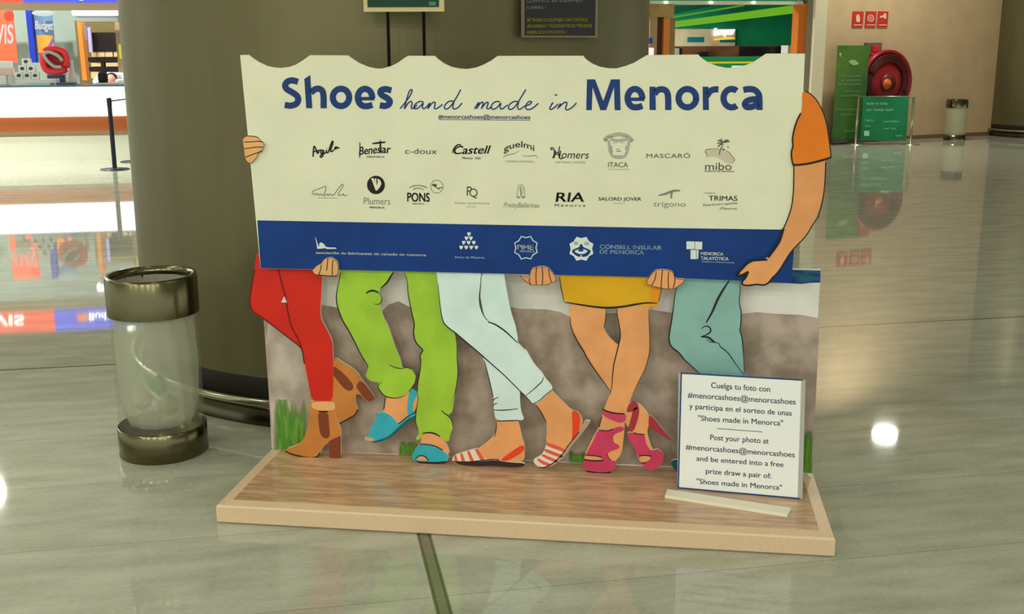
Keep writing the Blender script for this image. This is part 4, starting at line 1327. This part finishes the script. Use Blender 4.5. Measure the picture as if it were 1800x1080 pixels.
for k_ in (2.4, 4.4):  # unseen lamps added to brighten the shop interior
    downlight(Bp(k_ + .8, 15.9, 3.3), .09, 150, 'added unseen fill downlight high inside the green shop', 'added shop fill lamps')
# doorway with files
K3 = FB(15.4)
M = MB()
poly_mb(M, K3, [(135, 38), (142, 38), (153, 141), (145, 141)], 0, -.3, 0)
o = M.build('door_1', [mat('jamb_orange', (196, 118, 44), .5)] * 2, None)
tagged(o, kind='structure')
M = MB()
K3.box(M, 205, 20, 215, 150, .3)
tagged(M.build('trim_2', mat('jamb_tan', (150, 128, 90), .5), None), kind='structure')
K4 = FB(16.6)
part_o = part('trim_3', K4, [(136, 36, 214, 152, .05)], mat('doorway_dark', (92, 80, 44), .6))
tagged(part_o, kind='structure')
e = empty('filing_shelf', K4(180, 120), 'dark office shelves seen through the booth doorway', 'shelf')
part('cabinet', K4, [(160, 57, 210, 91, .2, .25)], mat('cabinet_black', (18, 14, 12), .4), e)
part('shelf', K4, [(152, 101, 212, 109, .2, .25), ], mat('cabinet_black', (18, 14, 12), .4), e)
part('shelf', K4, [(152, 118, 212, 125, .2, .25)], mat('cabinet_black', (18, 14, 12), .4), e)
part('upright', K4, [(178, 100, 184, 140, .2, .24)], mat('cabinet_black', (18, 14, 12), .4), e)
for i, (x0, x1, y0, y1) in enumerate([(161, 170, 92, 100), (171, 184, 91, 100), (185, 198, 91, 100), (200, 210, 91, 100), (160, 177, 110, 117), (186, 208, 110, 117), (160, 176, 126, 138)]):
    o = part('folder_stack', K4, [(x0, y0, x1, y1, .18, .24)], mat('folder_beige', (172, 150, 104), .6))
    tagged(o, 'beige bundle of papers on the dark office shelves behind the booth doorway', 'papers', 'bundles on the office shelves')
for x0, x1, y0, y1, col, nm in ((147, 153, 45, 70, (70, 104, 120), 'blue-grey'), (155, 160.5, 48, 92, (140, 126, 170), 'lilac')):
    o = part('ring_binder', K4, [(x0, y0, x1, y1, .1, .4)], mat('binder_' + nm, col, .5))
    tagged(o, '%s binder standing upright beside the orange door jamb' % nm, 'binder')
o = part('wall_sign', FB(13.7), [(209, 78, 214.5, 103, .02)], emis('yellow_sign', (240, 226, 30), .8))
tagged(o, 'narrow yellow sign showing beside the steel column', 'sign')
# goods on the counter
K5 = FB(14.15)
wb = mat('box_white', (214, 218, 200), .5)
pic = mat('box_picture', (60, 74, 70), .5)
zc = CF(85, 150.5, .05).z + .002


def on_counter(face, name, x0, y0, x1, y1, d, mt, label, cat, group=None, bev=0):
    o = part(name, face, [(x0, y0, x1, y1, d)], mt, None, bev, zb_=zc if y1 > 143 else None)
    tagged(o, label, cat, group)
    return o


o = on_counter(K5, 'leaflet_tray', 27, 139.5, 98, 151, .3, wb, 'white flat tray under the pyramid of little white boxes', 'tray')
pyr = [(38, 103, 52.5, 114.5), (32, 115, 46, 127), (47, 115, 61, 127), (26, 127.5, 39.8, 139), (40.5, 127.5, 54, 139), (54.8, 127.5, 68, 139)]
lbl = ['topmost of the pyramid', 'left of the middle pair in the pyramid', 'right of the middle pair in the pyramid', 'left one of the bottom row of the pyramid',
       'centre one of the bottom row of the pyramid', 'right one of the bottom row of the pyramid']
for (x0, y0, x1, y1), l in zip(pyr, lbl):
    e = empty('gift_box', K5((x0 + x1) / 2, y1), 'small white box with dark picture, ' + l, 'box', 'white boxes stacked on the car-hire counter')
    part('carton', K5, [(x0, y0, x1, y1, .12)], wb, e, .004)
    decal('picture', K5, [circle((x0 + x1) / 2, (y0 + y1) / 2 - .5, 4, 3.2, 14)], pic, e, .002, 0)
for i, (x0, y0, x1, y1, l) in enumerate([(-4, 133, 11, 146, 'lowest'), (-6, 120, 20, 132.5, 'middle'), (-8, 108, 17, 119.5, 'topmost')]):
    on_counter(K5, 'white_carton', x0, y0, x1, y1 + (.4 if i else 4), .2, mat('carton_%d' % i, ((226, 226, 214), (206, 176, 150), (228, 230, 222))[i], .5),
               '%s %s carton of the stack at the left edge of the counter' % (l, 'pinkish' if i == 1 else 'white'), 'box', None, .006)
on_counter(FB(13.9), 'laptop', 43, 146, 88, 152.5, .3, mat('laptop_grey', (120, 140, 136), .4), 'flat grey laptop lid lying on the car-hire counter', 'laptop')
on_counter(FB(13.9), 'keyboard', 99, 145.5, 130, 151.5, .2, mat('keyboard_dark', (40, 56, 60), .4), 'dark keyboard on the car-hire counter below the red seat', 'keyboard')
on_counter(K5, 'paper_stack', 168, 145.5, 222, 151.5, .3, mat('paper_bright', (232, 232, 224), .5), 'white papers on the counter by the bowed person', 'papers')
# red child seat
e = empty('child_seat', K5(97, 140), 'red padded child seat with grey curved bands on a dark foot on the counter', 'child seat')
cpt = K5(97, 106, 0)
s_ = (K5(98, 106) - K5(97, 106)).length
red_s = mat('seat_red', (218, 52, 56), .6)


def loopx(pts, n=6):
    return [K5(x, y, .06) for x, y in chaikin(pts, 2)]


M = MB()
M.tube(loopx([(78, 88), (100, 86), (116, 92), (118, 122), (100, 127), (80, 124), (75, 106)]), 6.0 * s_, 12, closed=True)
M.build('padded_rim', red_s, e, smooth=True)
M = MB()
poly_mb(M, K5, [(79, 89), (100, 87), (116, 94), (117, 122), (100, 126), (82, 123), (76, 106)], .02, -.05, 1)
M.build('shell', [mat('seat_dark_red', (160, 36, 40), .6)] * 2, e)
M = MB()
M.tube([K5(x, y, .13) for x, y in chaikin([(110, 107), (102, 97), (84, 90), (76, 96), (84, 108), (96, 118), (108, 118)], 2, False)], 3.2 * s_, 10)
M.build('grey_band', mat('seat_grey', (150, 152, 138), .7), e, smooth=True)
part('foot', K5, [(83, 131, 113, 146, .12, -.34)], mat('seat_foot', (34, 46, 60), .5), e, .01, zb_=zc)
# white jar
e = empty('white_jug', K5(127, 140), 'white rounded jug behind the red child seat', 'jug')
M = MB()
cb = K5(127, 146, -.18)
cb.z = zc
M.lathe(cb, [(.001, 0), (.07, 0), (.08, .04), (.075, .12), (.045, .2), (.04, .33), (.05, .36), (.042, .36), (.03, .3)], 20)
M.build('body', mat('jug_white', (206, 208, 196), .4), e, smooth=True)
# person bent over the counter
e = None
pm_skin = mat('person_skin', (200, 140, 112), .6)
hair = mat('dark_hair', (30, 22, 20), .7)
shirt = mat('white_shirt', (196, 198, 190), .7)


def blob(M, c, a, b, h, n=16, mi=0, tilt=0.0):
    vs, fs = [], []
    for j in range(n // 2 + 1):
        for i in range(n):
            th, ph = math.pi * j / (n // 2), 2 * math.pi * i / n
            x_, y_, z_ = a * math.sin(th) * math.cos(ph), b * math.sin(th) * math.sin(ph), h * math.cos(th)
            y2, z2 = y_ * math.cos(tilt) - z_ * math.sin(tilt), y_ * math.sin(tilt) + z_ * math.cos(tilt)
            vs.append(c + BU * x_ + BV * y2 + Z * z2)
    for j in range(n // 2):
        for i in range(n):
            fs.append((j * n + i, (j + 1) * n + i, (j + 1) * n + (i + 1) % n, j * n + (i + 1) % n))
    M.add(vs, fs, mi)


hc = FB(15.05)(196, 140)
floor_pt = Vector((hc.x, hc.y, 0)) + BV * .45
# one continuous body grown over a skeleton: legs, bent trunk, arms on the counter, neck, head
J = {'pelvis': BV * .45 + Z * .92, 'waist': BV * .42 + Z * 1.06, 'chest': BV * .25 + Z * 1.20, 'neck': BV * .10 + Z * 1.255, 'headb': BV * .05 + Z * 1.25,
     'hl': BU * -.11 + BV * .45 + Z * .88, 'kl': BU * -.12 + BV * .40 + Z * .48, 'al': BU * -.12 + BV * .45 + Z * .09, 'tl': BU * -.12 + BV * .28 + Z * .04,
     'hr': BU * .11 + BV * .45 + Z * .88, 'kr': BU * .12 + BV * .40 + Z * .48, 'ar': BU * .12 + BV * .45 + Z * .09, 'tr': BU * .12 + BV * .28 + Z * .04,
     'sl': BU * -.19 + BV * .22 + Z * 1.23, 'el': BU * -.27 + BV * .02 + Z * 1.15, 'wl': BU * -.16 + BV * -.16 + Z * 1.17, 'fl': BU * -.10 + BV * -.22 + Z * 1.17,
     'sr': BU * .19 + BV * .22 + Z * 1.23, 'er': BU * .27 + BV * .02 + Z * 1.15, 'wr': BU * .16 + BV * -.16 + Z * 1.17, 'fr': BU * .10 + BV * -.22 + Z * 1.17}
RD = dict(pelvis=.15, waist=.13, chest=.15, neck=.055, headb=.06, hl=.09, kl=.06, al=.04, tl=.035, hr=.09, kr=.06, ar=.04, tr=.035,
          sl=.065, el=.045, wl=.03, fl=.03, sr=.065, er=.045, wr=.03, fr=.03)
ED = [('pelvis', 'waist'), ('waist', 'chest'), ('chest', 'neck'), ('neck', 'headb'), ('pelvis', 'hl'), ('hl', 'kl'), ('kl', 'al'), ('al', 'tl'), ('pelvis', 'hr'), ('hr', 'kr'),
      ('kr', 'ar'), ('ar', 'tr'), ('chest', 'sl'), ('sl', 'el'), ('el', 'wl'), ('wl', 'fl'), ('chest', 'sr'), ('sr', 'er'), ('er', 'wr'), ('wr', 'fr')]
names_ = list(J)
me = bpy.data.meshes.new('person')
me.from_pydata([J[k] for k in names_], [(names_.index(a), names_.index(b)) for a, b in ED], [])
po = bpy.data.objects.new('person', me)
COL.objects.link(po)
po.location = Vector((hc.x, hc.y, 0))
sk = po.modifiers.new('skin', 'SKIN')
me.skin_vertices.new() if not me.skin_vertices else None
for i, k in enumerate(names_):
    sv = me.skin_vertices[0].data[i]
    sv.radius = (RD[k], RD[k])
    sv.use_root = (k == 'pelvis')
po.modifiers.new('sub', 'SUBSURF').levels = 1
po.modifiers['sub'].render_levels = 2
me.materials.append(shirt)
tagged(po, 'person in pale shirt with dark hair bent over papers behind the counter', 'person')
M = MB()
blob(M, hc, .082, .10, .10, 20, 0, .5)
M.build('head', pm_skin, po, smooth=True)
M = MB()
blob(M, hc + BV * .015 + Z * .026, .09, .098, .088, 20, 0, .5)
M.build('hair', hair, po, smooth=True)
on_counter(K5, 'dark_handbag', 171, 126, 188, 146, .15, mat('bag_black', (26, 20, 20), .6), 'dark slumped bag on the counter left of the bowed person', 'bag', None, .05)

# belt posts
postm = mat('post_black', (26, 32, 40), .35)


def belt_post(px, py, label, belt=None):
    b = atz(px, py)
    e = empty('belt_post', b, label, 'barrier post', 'black belt barrier posts')
    M = MB()
    M.lathe(b, [(.001, .03), (.03, .03), (.2, .012), (.205, 0)], 32)
    M.build('base', postm, e, smooth=True)
    M = MB()
    M.lathe(b, [(.032, .02), (.032, .93)], 20)
    M.build('post', postm, e, smooth=True)
    M = MB()
    M.lathe(b, [(.036, .90), (.036, 1.0), (.03, 1.01), (.001, 1.01)], 20)
    M.build('head', postm, e, smooth=True)
    if belt:
        M = MB()
        M.box(b + BU * .03 + Z * .955, BU * .26 + Z * .03, BV * .004, Z * .02)
        M.build('belt', postm, e)
    return e


belt_post(202, 298, 'black belt barrier post with short belt standing before the glowing counter', True)
belt_post(236, 284.4, 'black belt barrier post half hidden by the steel column')

# ---- signs on and before the big column
cc = Vector((.081, 1.92, 0))
NP = Plane(cc + (CAM - cc).normalized() * 1.0, (0, -1, 0))
dcol = Vector((CAM.x - cc.x, CAM.y - cc.y, 0)).normalized()


def col_face(px):
    """tangent plane of the column where the ray through px meets it"""
    d = ray(px, 40)
    d2 = Vector((d.x, d.y)); o2 = Vector((CAM.x - cc.x, CAM.y - cc.y))
    A_, B_, C_ = d2.dot(d2), 2 * d2.dot(o2), o2.dot(o2) - 1.40 ** 2
    t = (-B_ - math.sqrt(B_ * B_ - 4 * A_ * C_)) / (2 * A_)
    p = CAM + d * t
    n = Vector((p.x - cc.x, p.y - cc.y, 0)).normalized()
    return Face(p, n)


NF = col_face(984)
NF = Face(NF.pl.p0 + NF.n * .024, NF.n)
e = empty('notice_board', NF(984, 60), 'black notice with white and yellow capitals fixed on the steel column', 'notice')
part('frame', NF, [(921, -70, 1051, 66, .02)], mat('notice_frame', (120, 112, 84), .4), e)
part('panel', NF, [(923, -68, 1047, 62.5, .004, .003)], mat('notice_black', (20, 18, 22), .2), e)
text('lettering', NF, [('CONTROL DE EQUIPAJES', 925, 4.5, 1024, 2.5, 6.5), ('NUMERO 1', 926, 16, 959, 15.2, 5)], mat('notice_grey_ink', (150, 150, 130), .5), e, .0045, bold=.02)
text('lettering', NF, [('RETIRADA DE EQUIPAJES CON CONTROL', 927, 37.6, 1033, 37.2, 5.6), ('ADUANERO Y PROCEDENTES DE TERCEROS', 927, 48.4, 1040, 47.8, 5.6), ('PAISES SOLO EN CINTA 1', 927, 59.4, 996, 59.0, 5.6)],
     mat('notice_yellow_ink', (170, 158, 30), .5), e, .0045, bold=.025)
GP = Face(Vector((-.1, .33, 0)), Vector((.13, -1, 0)))
e = empty('poster_stand', atz(715, 700), 'green framed sign on two thin black posts before the steel column', 'sign stand')
part('frame', GP, [(638, -60, 780, 20.5, .03)], mat('stand_frame', (190, 178, 120), .4), e)
part('panel', GP, [(645, -54, 771, 12.5, .004, .003)], mat('stand_green', (10, 52, 30), .2), e)
part('mark', GP, [(754, 3, 766, 9.5, .002, .005)], mat('stand_mark', (60, 120, 90), .4), e)
M = MB()
for xx in (681.5, 744.5):
    p = GP(xx, 40)
    q = Vector((p.x, p.y, .01))
    M2 = MB()
    M2.tube([q, Vector((p.x, p.y, GP(xx, 15).z)) + GP.n * -.012], .0065, 10)
    M2.build('post', mat('stand_black', (16, 16, 14), .4), e, smooth=True)
pA, pB = GP(681, 40), GP(745, 40)
M = MB()
M.box(Vector((pA.x, pA.y, 0)) - GP.t * .08 - GP.n * -.1 * -1, (pB - pA) * 1.0 + GP.t * .16 - Z * (pB - pA).z, -GP.n * .2, Z * .012)
M.build('base_plate', mat('stand_black', (16, 16, 14), .4), e)

# ---- right: green car-hire shop
S0 = FB(14.0)
SB = FB(17.2)
e = empty('shop_fascia', S0(1270, 0), 'green shop fascia with pale lamp-studded lower edge at top right', 'sign')
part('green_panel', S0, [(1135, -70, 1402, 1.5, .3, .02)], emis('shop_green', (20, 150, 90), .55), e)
part('lamp_edge', S0, [(1135, 1.8, 1412, 7.5, .3, .03)], mat('shop_edge', (190, 188, 160), .4), e)
for xx in (1171, 1250, 1325):
    M = MB()
    blob(M, S0(xx, 4.2, .05), .035, .03, .022, 12)
    M.build('spot', emis('shop_spot', (255, 250, 230), 3), e, smooth=True)


def wallpart(name, face, boxes, mt):
    o = part(name, face, boxes, mt)
    tagged(o, kind='structure')
    return o


wallpart('wall_back', SB, [(1120, -60, 1430, 250, .1)], mat('shop_wall_green', (16, 122, 84), .4, var=.25, scale=1.2))
e = empty('wall_graphic', SB(1290, 50), 'green slanted stripe graphic across the shop back wall', 'wall graphic')
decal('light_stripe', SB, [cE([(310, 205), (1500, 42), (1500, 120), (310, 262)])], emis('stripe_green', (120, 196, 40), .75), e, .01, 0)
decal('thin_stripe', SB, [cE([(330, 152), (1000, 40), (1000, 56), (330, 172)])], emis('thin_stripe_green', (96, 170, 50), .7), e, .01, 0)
decal('dark_wedge', SB, [cE([(330, 60), (700, 45), (330, 130)])], mat('wedge_green', (20, 84, 50), .4), e, .01, 0)
wallpart('trim_4', SB, [(1181, 51, 1292, 100, .02, .02)], mat('shop_alcove', (232, 192, 152), .5, rgb2=(206, 150, 110), scale=1.5))
e = empty('shop_sign', SB(1272, 56), 'glowing white shop name with yellow underline on the green wall', 'sign')
text('lettering', SB, [('Europcar', 1255, 62, 1291, 60, 13, dict(shear=.1))], emis('name_glow', (255, 255, 250), 2.5), e, .06, bold=.04)
strokes('underline', SB, [(3, [(1254, 70), (1275, 67.5), (1292, 67)])], 3, emis('name_yellow', (246, 216, 50), 1), e, .06, True)
for x0, x1, y0, y1, l in ((1209, 1238, 65, 74.5, 'left'), (1266, 1292, 70, 75, 'right')):
    o = part('shop_monitor', SB, [(x0, y0, x1, y1, .05, .35)], mat('monitor_teal', (22, 112, 122), .3))
    tagged(o, 'teal screen in the green shop, %s of the two' % l, 'screen')
SC_ = FB(15.6)
e = empty('shop_counter', SC_(1300, 200), 'green fronted shop counter with yellow line and brown top seen over the board', 'counter')
part('brown_top', SC_, [(1186, 81, 1384, 99.5, .5)], mat('counter_brown', (112, 66, 46), .4, rgb2=(150, 92, 66), scale=2), e)
part('dark_end', SC_, [(1300, 82, 1384, 98, .02, .02)], mat('counter_darkend', (34, 26, 32), .3), e)
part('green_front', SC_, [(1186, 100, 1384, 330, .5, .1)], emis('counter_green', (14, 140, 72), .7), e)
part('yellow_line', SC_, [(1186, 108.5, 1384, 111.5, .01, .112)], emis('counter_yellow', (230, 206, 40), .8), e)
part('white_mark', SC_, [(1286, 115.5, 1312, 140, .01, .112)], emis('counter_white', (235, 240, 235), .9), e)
o = part('shop_telephone', SC_, [(1230, 91, 1246, 99.5, .1, .12)], mat('phone_black', (20, 12, 12), .4), None, .02)
tagged(o, 'dark telephone on the brown counter of the green shop', 'telephone')
o = part('white_cabinet', SC_, [(1384.6, 80, 1397, 110, .3, .45)], mat('cab_white', (214, 206, 184), .5))
tagged(o, 'white little cabinet beside the orange right jamb of the shop', 'cabinet')
o = part('display_box', SC_, [(1184, 85, 1194, 99, .2, .72)], mat('cab_white', (214, 206, 184), .5))
tagged(o, 'pale small display box at the left end of the brown shop counter', 'box')
o = part('display_box', SC_, [(1195, 85, 1199, 99, .2, .72)], mat('phone_black', (20, 12, 12), .4))
tagged(o, 'thin black box beside the pale display box on the shop counter', 'box')
wallpart('trim_5', S0, [(1139, 8, 1185, 30, .15, .01)], mat('shop_header', (150, 122, 68), .5))
wallpart('door_2', S0, [(1139, 30, 1152, 330, .2)], mat('jamb_brown', (150, 122, 82), .5))
wallpart('trim_6', S0, [(1152, 30, 1163, 330, .2, -.1)], mat('jamb_dark', (86, 56, 40), .5))
wallpart('trim_7', S0, [(1163.5, 32, 1174, 330, .2)], mat('jamb_orange2', (196, 112, 46), .5))
wallpart('trim_8', S0, [(1174, 32, 1183, 330, .2, -.05)], mat('jamb_olive', (130, 112, 62), .5))
wallpart('door_3', S0, [(1396.5, 6, 1416.5, 330, .25, .02)], mat('jamb_orange3', (206, 110, 34), .4))
o = part('vending_light', FB(13.6), [(1136, 84, 1150, 97, .1)], emis('white_red', (255, 225, 220), 1.2), None, .02)
tagged(o, 'small glowing white machine at the edge of the steel column', 'machine')
o = part('blue_cap', FB(13.6), [(1139, 66, 1148.5, 77, .08)], mat('blue_cap', (20, 84, 150), .4), None, .02)
tagged(o, 'small blue box above the glowing white machine', 'box')
wallpart('trim_9', S0, [(1416, -60, 1427, 330, .5, .1)], mat('pillar_side', (128, 122, 98), .5))
wallpart('trim_10', S0, [(1427, -60, 1447.5, 330, .5, .2)], mat('pillar_cream', (206, 198, 158), .5))
# beige wall
wa, wb_ = atz(1460, 252), atz(1700, 240)
wn_ = (wb_ - wa).cross(Z).normalized()
if wn_.y > 0:
    wn_ = -wn_
WR = Face(wa, wn_)
M = MB()
M.box(wa - WR.t * .6, WR.t * 9, -WR.n * .2, Z * 5.2)
tagged(M.build('wall_right', mat('beige_wall', (176, 152, 110), .6, var=.04, scale=3), None), kind='structure')
M = MB()
M.box(wa - WR.t * .6 + WR.n * .015, WR.t * 9, -WR.n * .015, Z * .07)
tagged(M.build('baseboard_right', mat('skirting_brown', (110, 80, 52), .5), None), kind='structure')
# fire signs
redS = mat('fire_red', (176, 44, 34), .45)
whS = mat('fire_white', (206, 176, 136), .5)
for x0, x1, k in ((1498.5, 1517.5, 'extinguisher'), (1521.5, 1540, 'hose'), (1543, 1561, 'alarm')):
    e = empty('fire_sign', WR((x0 + x1) / 2, 34), 'red %s safety sign high on the beige wall, %s of three' % (k, {'extinguisher': 'left', 'hose': 'middle', 'alarm': 'right'}[k]),
              'sign', 'fire safety signs in a row')
    part('plate', WR, [(x0, 20, x1, 48, .01, .012)], redS, e)
    xm = (x0 + x1) / 2
    M = MB()
    if k == 'extinguisher':
        poly_mb(M, WR, [(xm - 3, 26), (xm + 3, 25), (xm + 4, 39), (xm - 3, 39)], .016, None, 1)
    elif k == 'hose':
        stroke_mb(M, WR, circle(xm, 32, 5, 5.5, 20) + [(xm + 5, 32)], 1.6, .016, sm=0)
        stroke_mb(M, WR, circle(xm, 32, 2, 2.2, 12) + [(xm + 2, 32)], 1.2, .016, sm=0)
    else:
        poly_mb(M, WR, [(xm + 1, 24), (xm + 6, 23), (xm + 6, 33), (xm + 1, 33)], .016, None, 1)
        poly_mb(M, WR, [(xm - 5, 28), (xm + 1, 27), (xm + 1, 30), (xm - 5, 32)], .016, None, 0)
    M.build('pictogram', whS, e)
    strokes('caption', WR, [[(x0 + 2, 44), (x1 - 2, 44)]], 1.6, whS, e, .016, sm=0)
# hose reel
e = empty('fire_hose_reel', WR(1546, 200), 'dark red round fire hose reel on the beige wall behind the green banners', 'hose reel')
cR = WR(1546, 145, 0)
sR = (WR(1547, 145) - WR(1546, 145)).length
ax = (WR.t, Z, WR.n)
M = MB()
M.lathe(cR, [(.001, .02), (42 * sR, .05), (43 * sR, .07), (43 * sR, .20), (40 * sR, .21), (39 * sR, .19), (27 * sR, .17), (25 * sR, .19), (12 * sR, .20)], 48, axis=ax)
M.build('reel', mat('reel_red', (124, 20, 22), .35), e, smooth=True)
M = MB()
for k in range(4):
    rr_ = (36 - 2.6 * k) * sR
    M.tube([cR + WR.t * (rr_ * math.cos(a * math.pi / 20)) + Z * (rr_ * math.sin(a * math.pi / 20)) + WR.n * .2 for a in range(40)], 1.2 * sR, 8, closed=True)
M.build('hose', mat('hose_dark', (70, 24, 22), .5), e, smooth=True)
M = MB()
M.lathe(cR, [(12 * sR, .19), (12 * sR, .24), (.001, .25)], 24, axis=ax)
M.build('hub', mat('hub_brown', (96, 26, 24), .4), e, smooth=True)
M = MB()
M.lathe(cR - WR.t * 4 * sR - Z * .02, [(7 * sR, .24), (5 * sR, .29), (.001, .3)], 20, axis=ax)
M.build('nozzle', mat('nozzle_orange', (190, 88, 36), .4), e, smooth=True)
e = empty('alarm_box', WR(1537, 90), 'grey fire alarm box with red call point above the hose reel', 'alarm')
part('case', WR, [(1523, 75, 1550, 99.5, .07, .08)], mat('alarm_grey', (92, 82, 66), .4), e, .01)
part('call_point', WR, [(1534, 80, 1546, 92, .03, .11)], mat('alarm_red', (176, 32, 40), .4), e, .01)
part('bell', WR, [(1532, 92.5, 1548, 99.5, .05, .12)], mat('alarm_red', (176, 32, 40), .4), e, .02)

# roll-up banner
rb = WR(1494, 250) + WR.n * .24
rb.z = 0
RB = Face(rb, WR.n)
e = empty('roll_up_banner', rb, 'tall green roll-up banner with pale text rows against the beige wall', 'banner')
part('sheet', RB, [(1467.5, 80, 1523, 246, .006)], mat('rollup_green', (24, 84, 34), .4, rgb2=(84, 118, 34), scale=1.4, lo=.3, hi=.7), e)
part('base', RB, [(1466, 245, 1524, 251, .12, .05)], mat('rollup_base', (60, 60, 44), .4), e)
T1 = mat('rollup_text', (150, 172, 110), .5)
text('lettering', RB, [('informacion', 1475, 136, 1513, 135.5, 5), ('al pasajero', 1479, 143, 1513, 142.5, 5), ('del aeropuerto', 1472, 150, 1514, 149.5, 5), ('servicios', 1484, 162, 1510, 161.5, 4), ('disponibles', 1476, 170, 1512, 169.5, 4),
                       ('consulte en', 1472, 194, 1512, 193.5, 4), ('el mostrador', 1478, 203, 1506, 202.5, 4), ('aena', 1485, 232, 1502, 231.5, 5)], T1, e, .004, bold=.02)
decal('bird_mark', RB, [[(1474, 94), (1480, 92), (1478, 102)], [(1490, 108), (1500, 104), (1512, 112), (1500, 116)]], T1, e, .004, 1)
# framed barrier with a green poster
bl_, br_ = atz(1503.5, 254), atz(1600, 254)
GB = Face(bl_, (br_ - bl_).cross(Z) * (1 if (br_ - bl_).cross(Z).y < 0 else -1))
e = empty('banner_barrier', (bl_ + br_) / 2, 'low chrome framed barrier carrying a green poster before the hose reel', 'barrier')
chrome = mat('barrier_chrome', (176, 176, 150), .25, metal=.8, raw=True)
for px_, pt in ((1505.5, bl_), (1602.5, br_)):
    M = MB()
    M.lathe(pt, [(.001, .02), (.03, .02), (.16, .01), (.165, 0)], 24)
    M.build('foot', chrome, e, smooth=True)
    M = MB()
    top_z = GB(px_, 170).z
    M.tube([Vector((pt.x, pt.y, 0.01)), Vector((pt.x, pt.y, top_z))], .022, 10)
    M.build('post', chrome, e, smooth=True)
for yy in (170.5, 246):
    M = MB()
    M.tube([Vector((bl_.x, bl_.y, GB(1550, yy).z)), Vector((br_.x, br_.y, GB(1550, yy).z))], .016, 8)
    M.build('rail', chrome, e, smooth=True)
part('poster', GB, [(1515, 170, 1595.5, 247, .006, .02)], mat('poster_green', (12, 92, 48), .35, rgb2=(22, 140, 84), scale=1.6, lo=.3, hi=.7), e)
T2 = mat('poster_text', (150, 206, 170), .5)
text('lettering', GB, [('alquiler de coches', 1523, 184, 1560, 184, 5), ('car rental desk', 1523, 195, 1570, 195, 5), ('llegadas', 1521, 213, 1535, 213, 3.5), ('salidas', 1553, 215, 1580, 215, 3.5), ('parking', 1521, 223, 1530, 223, 3.5), ('taxi  bus', 1553, 227, 1575, 227, 3), ('aena', 1574, 240, 1586, 240, 4)],
     T2, e, .026, bold=.03)
decal('white_square', GB, [[(1519, 230), (1528, 230), (1528, 239), (1519, 239)]], T2, e, .026, 0)
# clear bin by the wall
bb = atz(1677, 246)
e = empty('clear_bin', bb, 'pale see-through litter bin before the beige wall at right', 'litter bin')
M = MB()
M.lathe(bb, [(.19, 0), (.19, .10), (.185, .10)], 32)
M.build('base_ring', mat('bin_steel', (150, 142, 114), .16, metal=1.0, raw=True), e, smooth=True)
M = MB()
M.lathe(bb, [(.19, .58), (.19, .72), (.18, .73), (.17, .72)], 32)
M.build('top_ring', mat('bin_steel', (150, 142, 114), .16, metal=1.0, raw=True), e, smooth=True)
M = MB()
M.lathe(bb, [(.182, .05), (.182, .6)], 32)
M.build('bag_wall', filmy('far_bin_film', (200, 200, 170), .45, .4), e, smooth=True)

# the rest of the hall behind: plain walls that close the view
for nm, a, b in (('wall_far', Bp(-20, 21), Bp(30, 21)), ):
    M = MB()
    M.box(a, b - a, BV * .2, Z * 5.2)
    tagged(M.build(nm, mat('far_wall', (120, 110, 84), .7), None), kind='structure')
